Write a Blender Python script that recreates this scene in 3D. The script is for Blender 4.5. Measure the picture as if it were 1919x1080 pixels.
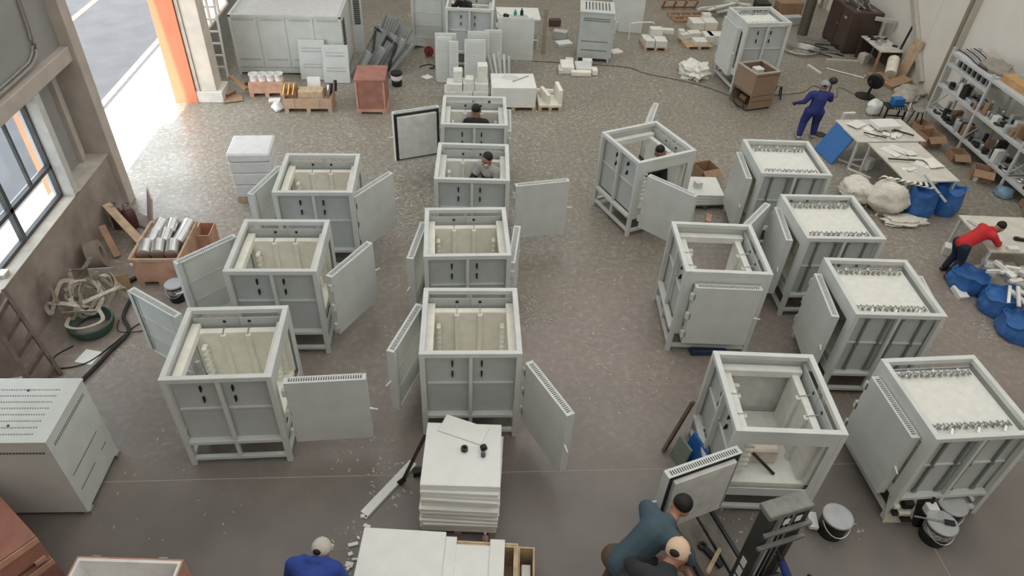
import bpy, math, random
from mathutils import Vector, Matrix
random.seed(7)
PI = math.pi
for _o in list(bpy.data.objects): bpy.data.objects.remove(_o, do_unlink=True)
SC = bpy.context.scene
COL = SC.collection
# ------------------------------------------------------------------ camera
FPX = 1311.15
CAM_H = 8.399
F_ = Vector((0.07230462, 0.76490303, -0.64007452))
R_ = Vector((0.99736915, -0.05878284, 0.04241886))
U_ = Vector((0.00517908, 0.64145766, 0.76714095))
CAM = Vector((0, 0, CAM_H))
cd = bpy.data.cameras.new('camera'); cam = bpy.data.objects.new('camera', cd); COL.objects.link(cam)
cd.sensor_width = 36; cd.lens = 36 * FPX / 1919; cd.clip_end = 300
M = Matrix((R_, U_, -F_)).transposed().to_4x4(); M.translation = CAM
cam.matrix_world = M
SC.camera = cam
# ------------------------------------------------------------------ world, sun, assumed skylight fill, exposure
W = bpy.data.worlds.new('sky'); SC.world = W; W.use_nodes = True
bg = W.node_tree.nodes['Background']; bg.inputs[0].default_value = (0.86, 0.93, 1.0, 1); bg.inputs[1].default_value = 5.5
sd = bpy.data.lights.new('sun', 'SUN'); sd.energy = 9; sd.angle = 0.02; sd.color = (1, 0.95, 0.88)
sun = bpy.data.objects.new('sun', sd); COL.objects.link(sun); sun.rotation_euler = (math.radians(38), 0, math.radians(-4))
SKY_Y = (-3.0, 2.0, 7.0, 12.0, 17.0, 22.0, 27.0)
for _y in SKY_Y:
    ld = bpy.data.lights.new('skylight_fill', 'AREA'); ld.shape = 'RECTANGLE'; ld.size = 19; ld.size_y = 4.2
    ld.energy = 190; ld.color = (1.0, 0.99, 0.972)
    lo = bpy.data.objects.new('skylight_fill', ld); COL.objects.link(lo); lo.location = (3.3, _y, 10.9)  # area lamps under assumed skylights, spread wide as soft fill
VS = SC.view_settings
VS.view_transform = 'Standard'; VS.look = 'None'; VS.gamma = 1; VS.use_curve_mapping = False; VS.exposure = -0.35
# ------------------------------------------------------------------ helpers
def at(px, py, z=0.0):
    """where the sight line through a photo point meets the level z (metres)"""
    d = F_ + R_ * ((px - 959.5) / FPX) + U_ * ((540 - py) / FPX)
    return CAM + d * ((z - CAM_H) / d.z)
def s2l(c):
    return tuple(((v / 255) / 12.92 if v / 255 <= 0.04045 else ((v / 255 + 0.055) / 1.055) ** 2.4) for v in c) + (1,)
MATS = {}
def mat(name, rgb, rough=0.6, metal=0.0, var=0.06, scale=6.0, bump=0.0, bscale=60.0, spec=0.4, emit=None, rgb2=None):
    if name in MATS: return MATS[name]
    m = bpy.data.materials.new(name); m.use_nodes = True; nt = m.node_tree
    b = nt.nodes['Principled BSDF']
    b.inputs['Roughness'].default_value = rough; b.inputs['Metallic'].default_value = metal
    b.inputs['Specular IOR Level'].default_value = spec
    tc = nt.nodes.new('ShaderNodeTexCoord')
    n = nt.nodes.new('ShaderNodeTexNoise'); n.inputs['Scale'].default_value = scale; n.inputs['Detail'].default_value = 5
    nt.links.new(tc.outputs['Object'], n.inputs['Vector'])
    r = nt.nodes.new('ShaderNodeValToRGB'); nt.links.new(n.outputs['Fac'], r.inputs['Fac'])
    c = s2l(rgb)
    lo = tuple(v * (1 - 2 * var) for v in c[:3]) + (1,); hi = tuple(min(1, v * (1 + 2 * var)) for v in c[:3]) + (1,)
    if rgb2: lo, hi = c, s2l(rgb2)
    r.color_ramp.elements[0].color = lo; r.color_ramp.elements[1].color = hi
    r.color_ramp.elements[0].position = 0.3; r.color_ramp.elements[1].position = 0.7
    nt.links.new(r.outputs[0], b.inputs['Base Color'])
    if bump:
        n2 = nt.nodes.new('ShaderNodeTexNoise'); n2.inputs['Scale'].default_value = bscale; n2.inputs['Detail'].default_value = 6
        nt.links.new(tc.outputs['Object'], n2.inputs['Vector'])
        bp = nt.nodes.new('ShaderNodeBump'); bp.inputs['Strength'].default_value = bump; bp.inputs['Distance'].default_value = 0.02
        nt.links.new(n2.outputs['Fac'], bp.inputs['Height']); nt.links.new(bp.outputs[0], b.inputs['Normal'])
    if emit:
        b.inputs['Emission Color'].default_value = s2l(rgb); b.inputs['Emission Strength'].default_value = emit
    MATS[name] = m; return m
def rotv(v, a):
    c, s = math.cos(a), math.sin(a); return Vector((v[0] * c - v[1] * s, v[0] * s + v[1] * c, v[2]))
class MB:
    """collects boxes, tubes, lathes ... for one mesh"""
    def __init__(s): s.v = []; s.f = []
    def add(s, vs, fs):
        o = len(s.v); s.v += [tuple(v) for v in vs]; s.f += [tuple(i + o for i in f) for f in fs]; return s
    def box(s, x0, x1, y0, y1, z0, z1):
        return s.add([(x0, y0, z0), (x1, y0, z0), (x1, y1, z0), (x0, y1, z0), (x0, y0, z1), (x1, y0, z1), (x1, y1, z1), (x0, y1, z1)],
                     [(3, 2, 1, 0), (4, 5, 6, 7), (0, 1, 5, 4), (1, 2, 6, 5), (2, 3, 7, 6), (3, 0, 4, 7)])
    def obox(s, c, size, M3=None, rz=0.0, rx=0.0, ry=0.0):
        Mx = M3 or (Matrix.Rotation(rz, 3, 'Z') @ Matrix.Rotation(ry, 3, 'Y') @ Matrix.Rotation(rx, 3, 'X'))
        b = MB().box(-size[0] / 2, size[0] / 2, -size[1] / 2, size[1] / 2, -size[2] / 2, size[2] / 2)
        return s.add([Mx @ Vector(v) + Vector(c) for v in b.v], b.f)
    def prism(s, pts, z0, z1):
        n = len(pts)
        vs = [(p[0], p[1], z0) for p in pts] + [(p[0], p[1], z1) for p in pts]
        return s.add(vs, [tuple(range(n))[::-1], tuple(range(n, 2 * n))] + [(i, (i + 1) % n, n + (i + 1) % n, n + i) for i in range(n)])
    def lathe(s, prof, n=20, c=(0, 0, 0), closed=False):
        vs = []; fs = []; k = len(prof)
        for i in range(n):
            a = 2 * PI * i / n
            vs += [(c[0] + r * math.cos(a), c[1] + r * math.sin(a), c[2] + z) for r, z in prof]
        for i in range(n):
            j = (i + 1) % n
            for q in range(k - 1): fs.append((i * k + q, j * k + q, j * k + q + 1, i * k + q + 1))
            if closed: fs.append((i * k + k - 1, j * k + k - 1, j * k, i * k))
        if not closed:
            fs.append(tuple(i * k for i in range(n))[::-1]); fs.append(tuple(i * k + k - 1 for i in range(n)))
        return s.add(vs, fs)
    def bar(s, a, b, w, d=None, up=(0, 0, 1)):
        a, b = Vector(a), Vector(b); d = w if d is None else d
        t = (b - a).normalized(); u = Vector(up)
        if abs(t.dot(u)) > 0.98: u = Vector((0, 1, 0))
        x = t.cross(u).normalized(); y = x.cross(t)
        vs = []
        for p in (a, b):
            for i, j in ((-1, -1), (1, -1), (1, 1), (-1, 1)): vs.append(p + x * (i * w / 2) + y * (j * d / 2))
        return s.add(vs, [(3, 2, 1, 0), (4, 5, 6, 7), (0, 1, 5, 4), (1, 2, 6, 5), (2, 3, 7, 6), (3, 0, 4, 7)])
    def tube(s, pts, r, n=8, closed=False, flat=None):
        pts = [Vector(p) for p in pts]; k = len(pts); vs = []; fs = []
        rr = r if isinstance(r, (list, tuple)) else [r] * k
        for i, p in enumerate(pts):
            if closed: t = pts[(i + 1) % k] - pts[i - 1]
            else: t = pts[min(i + 1, k - 1)] - pts[max(i - 1, 0)]
            t.normalize()
            u = Vector((0, 0, 1)) if abs(t.z) < 0.95 else Vector((0, 1, 0))
            x = t.cross(u).normalized(); y = x.cross(t)
            for q in range(n):
                a = 2 * PI * q / n
                vs.append(p + x * (rr[i] * math.cos(a)) + y * (rr[i] * (flat if flat else 1) * math.sin(a)))
        m = k if closed else k - 1
        for i in range(m):
            j = (i + 1) % k
            for q in range(n): fs.append((i * n + q, i * n + (q + 1) % n, j * n + (q + 1) % n, j * n + q))
        if not closed: fs += [tuple(range(n))[::-1], tuple((k - 1) * n + q for q in range(n))]
        return s.add(vs, fs)
    def ribbon(s, pts, w, t=0.006, side=None):
        pts = [Vector(p) for p in pts]; k = len(pts); vs = []; fs = []
        for i, p in enumerate(pts):
            tg = (pts[min(i + 1, k - 1)] - pts[max(i - 1, 0)]).normalized()
            sd = Vector(side) if side else Vector((0, 0, 1))
            x = tg.cross(sd)
            x = x.normalized() if x.length > 1e-4 else Vector((1, 0, 0))
            n = x.cross(tg).normalized()
            for a, b in ((-1, -1), (1, -1), (1, 1), (-1, 1)): vs.append(p + x * (a * w / 2) + n * (b * t / 2))
        for i in range(k - 1):
            for q in range(4): fs.append((i * 4 + q, i * 4 + (q + 1) % 4, i * 4 + 4 + (q + 1) % 4, i * 4 + 4 + q))
        fs += [(3, 2, 1, 0), tuple((k - 1) * 4 + q for q in range(4))]
        return s.add(vs, fs)
    def blob(s, c, r, nu=16, nv=10, jit=0.0, seed=0, zmin=None, M3=None, freq=2.3):
        rnd = random.Random(seed); ph = [rnd.uniform(0, 6.28) for _ in range(9)]; vs = []; fs = []
        for j in range(1, nv):
            th = PI * j / nv
            for i in range(nu):
                a = 2 * PI * i / nu
                d = Vector((math.sin(th) * math.cos(a), math.sin(th) * math.sin(a), math.cos(th)))
                k = 1 + jit * (math.sin(freq * 2 * d.x + ph[0]) + math.sin(freq * 2.3 * d.y + ph[1]) + math.sin(freq * 2.6 * d.z + ph[2]) + 0.6 * math.sin(freq * 5 * (d.x + d.y) + ph[3]) + 0.5 * math.sin(freq * 7 * (d.z - d.x) + ph[4])) / 3
                p = Vector((d.x * r[0] * k, d.y * r[1] * k, d.z * r[2] * k))
                if M3: p = M3 @ p
                p = p + Vector(c)
                if zmin is not None and p.z < zmin: p.z = zmin
                vs.append(p)
        top = Vector((0, 0, r[2])); bot = Vector((0, 0, -r[2]))
        if M3: top, bot = M3 @ top, M3 @ bot
        top += Vector(c); bot += Vector(c)
        if zmin is not None: bot.z = max(bot.z, zmin)
        vs += [top, bot]; T = len(vs) - 2; Bq = T + 1
        for j in range(nv - 2):
            for i in range(nu):
                k = (i + 1) % nu; fs.append((j * nu + i, (j + 1) * nu + i, (j + 1) * nu + k, j * nu + k))
        for i in range(nu):
            k = (i + 1) % nu; fs.append((i, k, T)); fs.append(((nv - 2) * nu + k, (nv - 2) * nu + i, Bq))
        return s.add(vs, fs)
    def mesh(s, name):
        me = bpy.data.meshes.new(name); me.from_pydata(s.v, [], s.f); me.update(); return me
    def build(s, name, m, parent=None, smooth=False, bevel=0.0, loc=None, rz=None):
        me = s.mesh(name); me.materials.append(m)
        return link(name, me, parent, smooth, bevel, loc, rz)
def link(name, me, parent=None, smooth=False, bevel=0.0, loc=None, rz=None):
    if smooth:
        me.polygons.foreach_set('use_smooth', [True] * len(me.polygons))
        try: me.set_sharp_from_angle(angle=math.radians(40))
        except Exception: pass
    o = bpy.data.objects.new(name, me); COL.objects.link(o)
    if parent: o.parent = parent
    if loc is not None: o.location = loc
    if rz is not None: o.rotation_euler = (0, 0, rz)
    if bevel:
        b = o.modifiers.new('bevel', 'BEVEL'); b.width = bevel; b.segments = 1; b.limit_method = 'ANGLE'
    return o
def tag(o, label, cat, group=None, kind=None):
    if label: o['label'] = label
    if cat: o['category'] = cat
    if group: o['group'] = group
    if kind: o['kind'] = kind
    return o
def struct(o, label=None):
    o['kind'] = 'structure'
    if label: o['label'] = label
    return o
def empty(name, loc=(0, 0, 0), rz=0.0, label=None, cat=None, group=None, parent=None):
    o = bpy.data.objects.new(name, None); COL.objects.link(o); o.location = loc; o.rotation_euler = (0, 0, rz)
    o.empty_display_size = 0.1
    if parent: o.parent = parent
    return tag(o, label, cat, group)
def copy_tree(o, parent=None):
    c = o.copy(); COL.objects.link(c); c.parent = parent
    for ch in list(o.children): copy_tree(ch, c)
    return c
def sag(a, b, n=8, dz=0.0, side=0.0):
    a, b = Vector(a), Vector(b); t = b - a; sd = Vector((-t.y, t.x, 0)).normalized() if t.xy.length > 1e-6 else Vector((1, 0, 0))
    return [a + t * (i / n) + Vector((0, 0, -dz * 4 * (i / n) * (1 - i / n))) + sd * (side * math.sin(PI * 2 * i / n)) for i in range(n + 1)]
def spline(pts, n=6):
    pts = [Vector(p) for p in pts]; out = []
    for i in range(len(pts) - 1):
        p0, p1, p2, p3 = pts[max(i - 1, 0)], pts[i], pts[i + 1], pts[min(i + 2, len(pts) - 1)]
        for k in range(n):
            t = k / n
            out.append(0.5 * ((2 * p1) + (p2 - p0) * t + (2 * p0 - 5 * p1 + 4 * p2 - p3) * t * t + (3 * p1 - p0 - 3 * p2 + p3) * t ** 3))
    out.append(pts[-1]); return out
# ------------------------------------------------------------------ materials
GREY = mat('grey_paint', (206, 209, 204), 0.45, 0.0, 0.03, 3.0)
GREYD = mat('grey_sheet', (186, 190, 188), 0.5, 0.0, 0.04, 3.0)
FIBRE = mat('white_fibre', (222, 221, 212), 0.9, 0.0, 0.03, 8.0, 0.25, 40)
FIBREW = mat('cream_fibre', (236, 233, 220), 0.9, 0.0, 0.04, 5.0, 0.25, 40)
DARK = mat('dark_steel', (52, 52, 50), 0.5, 0.3, 0.1)
BLACK = mat('black_plastic', (30, 30, 31), 0.5, 0.0, 0.08)
RUBBER = mat('dark_gasket', (48, 47, 45), 0.8, 0.0, 0.08)
STEEL = mat('bright_steel', (196, 196, 192), 0.3, 0.85, 0.05)
ALU = mat('aluminium', (206, 206, 202), 0.28, 0.8, 0.05)
PLY = mat('plywood', (178, 138, 108), 0.7, 0.0, 0.08, 5, 0.1)
PLYR = mat('red_plywood', (160, 112, 97), 0.65, 0.0, 0.1, 4, 0.1)
PLYP = mat('pink_plywood', (196, 152, 128), 0.65, 0.0, 0.1, 4, 0.1)
WOOD = mat('pale_wood', (190, 166, 136), 0.7, 0.0, 0.1, 8, 0.1)
CARD = mat('cardboard', (158, 128, 102), 0.8, 0.0, 0.06, 6)
BLUEP = mat('blue_plastic', (58, 106, 168), 0.32, 0.0, 0.14, 6, 0.5, 12)
WHITEP = mat('white_plastic', (232, 232, 228), 0.4, 0.0, 0.03)
PAPER = mat('white_board', (226, 226, 219), 0.85, 0.0, 0.02, 5)
CONC = mat('bare_concrete', (150, 138, 128), 0.85, 0.0, 0.12, 2.2, 0.3, 30)
# ------------------------------------------------------------------ floor
def floor_material():
    m = bpy.data.materials.new('dusty_concrete_floor'); m.use_nodes = True; nt = m.node_tree; N = nt.nodes; L = nt.links
    b = N['Principled BSDF']; b.inputs['Specular IOR Level'].default_value = 0.5
    tc = N.new('ShaderNodeTexCoord')
    def noise(scale, detail=6, dist=0.0, vec=None):
        n = N.new('ShaderNodeTexNoise'); n.inputs['Scale'].default_value = scale; n.inputs['Detail'].default_value = detail
        n.inputs['Distortion'].default_value = dist; L.new(vec or tc.outputs['Object'], n.inputs['Vector']); return n
    def ramp(src, stops):
        r = N.new('ShaderNodeValToRGB'); L.new(src, r.inputs['Fac'])
        while len(r.color_ramp.elements) < len(stops): r.color_ramp.elements.new(0.5)
        for e, (p, c) in zip(r.color_ramp.elements, stops): e.position = p; e.color = c if len(c) == 4 else s2l(c)
        return r
    def mix(fac, a, c):
        x = N.new('ShaderNodeMix'); x.data_type = 'RGBA'
        if isinstance(fac, float): x.inputs[0].default_value = fac
        else: L.new(fac, x.inputs[0])
        for s, v in ((6, a), (7, c)):
            if isinstance(v, tuple): x.inputs[s].default_value = v
            else: L.new(v, x.inputs[s])
        return x.outputs[2]
    base = ramp(noise(0.35, 5).outputs['Fac'], [(0.3, (128, 118, 109)), (0.55, (142, 131, 121)), (0.75, (154, 144, 134))])
    fine = ramp(noise(9, 8).outputs['Fac'], [(0.35, (130, 120, 110)), (0.7, (154, 144, 133))])
    c0 = mix(0.4, base.outputs[0], fine.outputs[0])
    near = ramp(noise(1.1, 6).outputs['Fac'], [(0.3, (106, 100, 95)), (0.7, (122, 115, 108))])
    sy = N.new('ShaderNodeSeparateXYZ'); L.new(tc.outputs['Object'], sy.inputs[0])
    na = N.new('ShaderNodeMath'); na.operation = 'MULTIPLY_ADD'; L.new(noise(0.8, 4).outputs['Fac'], na.inputs[0]); na.inputs[1].default_value = 2.4; L.new(sy.outputs['Y'], na.inputs[2])
    nm = N.new('ShaderNodeMapRange'); L.new(na.outputs[0], nm.inputs[0]); nm.inputs[1].default_value = 6.4; nm.inputs[2].default_value = 9.2
    c1 = mix(nm.outputs[0], near.outputs[0], c0)
    # paler dusty screed that sets in beyond the cross joint
    sx = N.new('ShaderNodeSeparateXYZ'); L.new(tc.outputs['Object'], sx.inputs[0])
    n3 = noise(0.6, 4); ad = N.new('ShaderNodeMath'); ad.operation = 'MULTIPLY_ADD'; L.new(n3.outputs['Fac'], ad.inputs[0]); ad.inputs[1].default_value = 3.5; L.new(sx.outputs['Y'], ad.inputs[2])
    mr = N.new('ShaderNodeMapRange'); L.new(ad.outputs[0], mr.inputs[0]); mr.inputs[1].default_value = 11.3; mr.inputs[2].default_value = 15.0
    pale = ramp(noise(13, 9, 0.6).outputs['Fac'], [(0.3, (120, 115, 103)), (0.5, (134, 128, 116)), (0.75, (158, 152, 138))])
    c2 = mix(mr.outputs[0], c1, pale.outputs[0])
    # scattered fibre shreds: stretched curls, denser where dust lies
    mp = N.new('ShaderNodeMapping'); mp.inputs['Scale'].default_value = (1, 1.7, 1); L.new(tc.outputs['Object'], mp.inputs[0])
    wn = noise(6.5, 3, 1.6, mp.outputs[0]); w1 = N.new('ShaderNodeMath'); w1.operation = 'SUBTRACT'; L.new(wn.outputs['Fac'], w1.inputs[0]); w1.inputs[1].default_value = 0.5
    w2 = N.new('ShaderNodeMath'); w2.operation = 'ABSOLUTE'; L.new(w1.outputs[0], w2.inputs[0])
    w3 = N.new('ShaderNodeMath'); w3.operation = 'MULTIPLY_ADD'; L.new(w2.outputs[0], w3.inputs[0]); w3.inputs[1].default_value = -3.0; L.new(noise(9, 4).outputs['Fac'], w3.inputs[2])
    dens = noise(0.5, 4)
    th = N.new('ShaderNodeMath'); th.operation = 'MULTIPLY_ADD'; L.new(dens.outputs['Fac'], th.inputs[0]); th.inputs[1].default_value = 0.34; L.new(w3.outputs[0], th.inputs[2])
    fl = ramp(th.outputs[0], [(0.58, (0, 0, 0, 1)), (0.74, (0.55, 0.55, 0.55, 1))])
    fm = N.new('ShaderNodeMath'); fm.operation = 'MULTIPLY'; L.new(fl.outputs[0], fm.inputs[0]); fq = N.new('ShaderNodeMapRange'); L.new(mr.outputs[0], fq.inputs[0]); fq.inputs[3].default_value = 0.3; fq.inputs[4].default_value = 0.9; fz = N.new('ShaderNodeMath'); fz.operation = 'MULTIPLY'; L.new(fq.outputs[0], fz.inputs[0]); L.new(nm.outputs[0], fz.inputs[1]); L.new(fz.outputs[0], fm.inputs[1])
    c3 = mix(fm.outputs[0], c2, s2l((196, 190, 176)))
    L.new(c3, b.inputs['Base Color'])
    rr = ramp(noise(1.2, 5).outputs['Fac'], [(0.3, (0.28, 0.28, 0.28, 1)), (0.7, (0.5, 0.5, 0.5, 1))])
    L.new(rr.outputs[0], b.inputs['Roughness'])
    bp = N.new('ShaderNodeBump'); bp.inputs['Strength'].default_value = 0.12; bp.inputs['Distance'].default_value = 0.01
    L.new(noise(30, 5).outputs['Fac'], bp.inputs['Height']); L.new(bp.outputs[0], b.inputs['Normal'])
    return m
FLOORM = floor_material()
XW, XR = -7.0, 13.9        # inner faces of the long walls
# slabs of the floor, cut by the joints
fl = empty('floor'); struct(fl, 'dusty grey concrete floor slabs')
JX = [-7.45, 6.28, 14.0]; JY = [-6.0, 5.95, 12.05, 18.3, 24.4, 33.0]; JG = 0.007
for i in range(2):
    for j in range(5):
        MB().box(JX[i] + JG, JX[i + 1] - JG, JY[j] + JG, JY[j + 1] - JG, -0.2, 0).build('floor_slab', FLOORM, fl)
MB().box(-7.45, 14, -6, 33, -0.3, -0.004).build('joint_filler', mat('joint_filler', (176, 168, 152), 0.8), fl)
# outside ground
PAVE = mat('sunlit_pavement', (226, 220, 210), 0.8, 0, 0.05, 1.5)
ASPH = mat('asphalt', (84, 84, 86), 0.85, 0, 0.06, 1.5, 0.2, 80)
struct(MB().box(-9.2, -7.45, -20, 60, -0.3, -0.02).build('pavement', PAVE), 'bright pavement outside the gate')
struct(MB().box(-9.36, -9.2, -20, 60, -0.4, -0.01).build('kerb_stone', mat('kerb', (232, 230, 226), 0.8)), 'white kerb along the road')
struct(MB().box(-60, -9.36, -20, 80, -0.4, -0.12).build('road', ASPH), 'grey asphalt road outside the gate')
struct(MB().box(-9.2, -9.1, -20, 60, -0.05, -0.016).build('kerb_shadow', mat('kerb_shadow', (96, 94, 92), .8)), 'kerb shadow painted as a dark line on the pavement')  # dark strip painted in for the shadow line of the kerb
rm = empty('road_marking', (0, 0, 0)); struct(rm, 'broken pale yellow line painted on the road')
for k in range(-1, 8):
    MB().box(-12.75, -12.55, 23.0 + k * 6 - 6, 26.5 + k * 6 - 6, -0.12, -0.112).build('dash', mat('road_paint', (190, 162, 108), 0.7), rm)
# ------------------------------------------------------------------ left wall
SHEET = mat('grey_wall_sheet', (150, 149, 144), 0.6, 0, 0.04, 1.5)
BEAM = mat('steel_beam_paint', (184, 173, 162), 0.6, 0, 0.05, 3)
wl = empty('wall_left'); struct(wl, 'left hall wall of bare concrete below and grey sheet above')
MB().box(-7.45, XW, -6, 12.8, 0, 1.2).build('low_wall', CONC, wl)
MB().box(-7.45, -7.38, 11.42, 12.8, 1.2, 3.25).build('sheet_panel', SHEET, wl)
MB().box(-7.45, -6.98, -6, 12.8, 1.2, 1.215).build('ledge', mat('ledge_cement', (188, 180, 168), 0.8, 0, 0.08, 4), wl)
MB().box(-7.42, -7.3, 12.45, 12.6, 1.2, 3.25).build('stud', BEAM, wl)
MB().box(-7.45, -6.98, -6, 12.8, 3.12, 3.38).build('girt', BEAM, wl, bevel=0.01)
MB().box(-7.45, -7.12, -6, 12.8, 3.38, 11).build('upper_sheet', SHEET, wl)
MB().box(-7.45, -7.05, 13.1, 17.7, 5.4, 11).build('lintel_sheet', SHEET, wl)
MB().box(-7.45, -7.2, 18.3, 33, 0, 11).build('far_sheet', SHEET, wl)
MB().box(-7.36, XW + 0.02, 11.26, 11.42, 1.2, 3.12).build('reveal', mat('reveal_paint', (196, 192, 186), 0.7, 0, 0.05, 5), wl)
MB().box(-7.45, -7.0, -6, 6.2, 1.2, 3.12).build('pier', CONC, wl)
pl = struct(MB().box(-7.4, -6.9, 12.8, 13.1, 0, 11).build('trim_1', BEAM, bevel=0.012), 'wide steel pillar beside the gate opening')
gp = empty('trim_2'); struct(gp, 'pale pillar on a concrete plinth at the far side of the gate')
PALE = mat('pale_column_paint', (206, 196, 182), 0.6, 0, 0.05, 3)
MB().box(-6.78, -6.36, 17.78, 18.3, 0.3, 11).build('column_shaft', PALE, gp, bevel=0.01)
MB().box(-6.92, -6.22, 17.72, 18.42, 0, 0.3).build('plinth', mat('plinth_cement', (206, 200, 190), 0.8, 0, 0.06), gp, bevel=0.01)
MB().box(-6.86, -6.78, 17.74, 18.1, 0.02, 11).build('guide_rail', mat('rail_paint', (188, 180, 168), 0.5), gp)
ORANGE = mat('orange_cladding', (214, 128, 94), 0.55, 0, 0.04, 2)
struct(MB().box(-7.45, -6.88, 17.7, 17.78, 0, 5.4).build('trim_3', ORANGE), 'orange clad jamb of the open gate')
struct(MB().box(-7.45, -6.88, 17.78, 18.3, 0, 11).build('trim_4', PALE), 'wall return behind the orange jamb')
struct(MB().box(-7.74, -7.46, 11.7, 11.84, -0.02, 6).build('trim_5', ORANGE), 'orange outer cladding seen through the window')
# window 1: dark frame, mullions and panes
w1 = empty('window_1'); struct(w1, 'dark framed strip window above the low concrete wall')
FR = mat('window_frame', (78, 78, 78), 0.45, 0.2, 0.08)
GL = bpy.data.materials.new('window_glass'); GL.use_nodes = True
_n = GL.node_tree.nodes; _l = GL.node_tree.links; _t = _n.new('ShaderNodeBsdfTransparent'); _g = _n.new('ShaderNodeBsdfGlossy'); _m = _n.new('ShaderNodeMixShader')
_t.inputs[0].default_value = (0.9, 0.93, 0.95, 1); _g.inputs['Roughness'].default_value = 0.05; _m.inputs[0].default_value = 0.06
_l.new(_t.outputs[0], _m.inputs[1]); _l.new(_g.outputs[0], _m.inputs[2]); _l.new(_m.outputs[0], _n['Material Output'].inputs[0])
GY = [6.25, 8.05, 9.85, 11.26]
MB().box(-7.26, -7.19, 6.2, 11.27, 1.215, 1.28).build('bottom_rail', FR, w1)
MB().box(-7.26, -7.19, 6.2, 11.27, 3.05, 3.12).build('top_rail', FR, w1)
MB().box(-7.27, -7.18, 6.2, 11.27, 1.79, 1.86).build('transom', FR, w1)
for y in GY: MB().box(-7.27, -7.18, y - 0.04, y + 0.04, 1.25, 3.1).build('mullion', FR, w1)
for y in (7.1, 10.6): MB().box(-7.25, -7.2, y - 0.025, y + 0.025, 1.86, 3.06).build('glazing_bar', FR, w1)
for a, b_ in zip(GY[:-1], GY[1:]):
    MB().box(-7.232, -7.226, a + .03, b_ - .03, 1.27, 1.8).build('pane', GL, w1)
    MB().box(-7.232, -7.226, a + .03, b_ - .03, 1.86, 3.06).build('pane', GL, w1)
lk = MB().box(-7.17, -7.05, 8.86, 9.02, 1.215, 1.3).build('window_latch', STEEL, w1, bevel=0.01)
# conduit on the left wall
cp = MB().tube(spline([(-7.08, 12.2, 6.2), (-7.08, 12.12, 4.6), (-7.08, 12.02, 3.72), (-7.08, 11.8, 3.5), (-7.08, 11.3, 3.46), (-7.08, 9.5, 3.45), (-7.08, 6, 3.45)], 5), 0.028).build('conduit_pipe', mat('conduit_paint', (150, 146, 140), 0.5), smooth=True)
tag(cp, 'bent grey conduit pipe fixed to the sheet wall above the window girt', 'pipe')
cp2 = MB().tube(spline([(-7.08, 12.12, 6.2), (-7.08, 12.05, 4.6), (-7.08, 11.95, 3.8), (-7.08, 11.75, 3.58), (-7.08, 11.3, 3.53), (-7.08, 9.5, 3.52), (-7.08, 6, 3.52)], 5), 0.016).build('thin_conduit', MATS['conduit_paint'], smooth=True)
tag(cp2, 'thinner conduit running parallel above the bent grey conduit pipe', 'pipe')
# window 2 beyond the gate column
w2 = empty('window_2'); struct(w2, 'bright window strip behind the white ladder')
MB().box(-7.2, -7.18, 19.0, 22.6, 1.0, 3.2).build('pane', mat('bright_window', (250, 250, 250), 0.5, emit=1.6), w2)
for y in (19, 19.9, 20.8, 21.7, 22.6): MB().box(-7.2, -7.12, y - .03, y + .03, 1.0, 3.2).build('mullion', PALE, w2)
MB().box(-7.2, -7.1, 19, 22.6, 0.94, 1.0).build('window_sill', PALE, w2)
# ------------------------------------------------------------------ right, back, front walls and roof
WALLR = mat('cream_wall_sheet', (228, 223, 213), 0.75, 0, 0.02, 1)
wr = empty('wall_right'); struct(wr, 'cream sheet wall along the right side of the hall')
for k in range(9):
    MB().box(XR, XR + 0.12, -6 + k * 4.333 + .006, -6 + (k + 1) * 4.333 - .006, 0, 11).build('wall_panel', WALLR, wr)
POST = mat('wall_post_paint', (186, 181, 168), 0.6, 0, 0.04)
for k, y in enumerate((18.55, 10.5, 26.6)):
    p_ = empty('trim_%d' % (6 + k)); struct(p_, 'steel wall post on the cream wall')
    MB().box(XR - 0.16, XR, y - 0.14, y + 0.14, 0, 11).build('post_web', POST, p_)
    MB().box(XR - 0.2, XR - 0.16, y - 0.06, y + 0.06, 0, 11).build('post_flange', mat('post_dark', (140, 130, 112), 0.6), p_)
br = struct(MB().bar((XR - 0.08, 19.35, 0.2), (XR - 0.08, 23.3, 3.9), 0.16, 0.12, up=(1, 0, 0)).build('trim_9', POST), 'diagonal steel brace on the cream wall')
struct(MB().box(-7.45, 14, 32.9, 33, 0, 11).build('wall_back', WALLR), 'far end wall of the hall')
struct(MB().box(-7.45, 14, -6.1, -6, 0, 11).build('wall_front', WALLR), 'near end wall of the hall')
ce = empty('ceiling'); struct(ce, 'sheet roof of the hall with unseen skylight strips widened for soft light')
ROOF = mat('roof_sheet', (190, 190, 186), 0.7)
ys = [-6.1] + [v for y in SKY_Y for v in (y - 2.2, y + 2.2)] + [33]
for i in range(0, len(ys), 2): MB().box(-7.45, 14, ys[i], ys[i + 1], 11, 11.1).build('roof_sheet', ROOF, ce)
for i, y in enumerate(SKY_Y):
    MB().box(-7.45, 14, y - 2.2, y + 2.2, 11.0, 11.03).build('added_skylight_pane', mat('skylight', (245, 246, 246), 0.5, emit=0.8), ce)  # unseen glowing panes, added and widened for soft roof light
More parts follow.
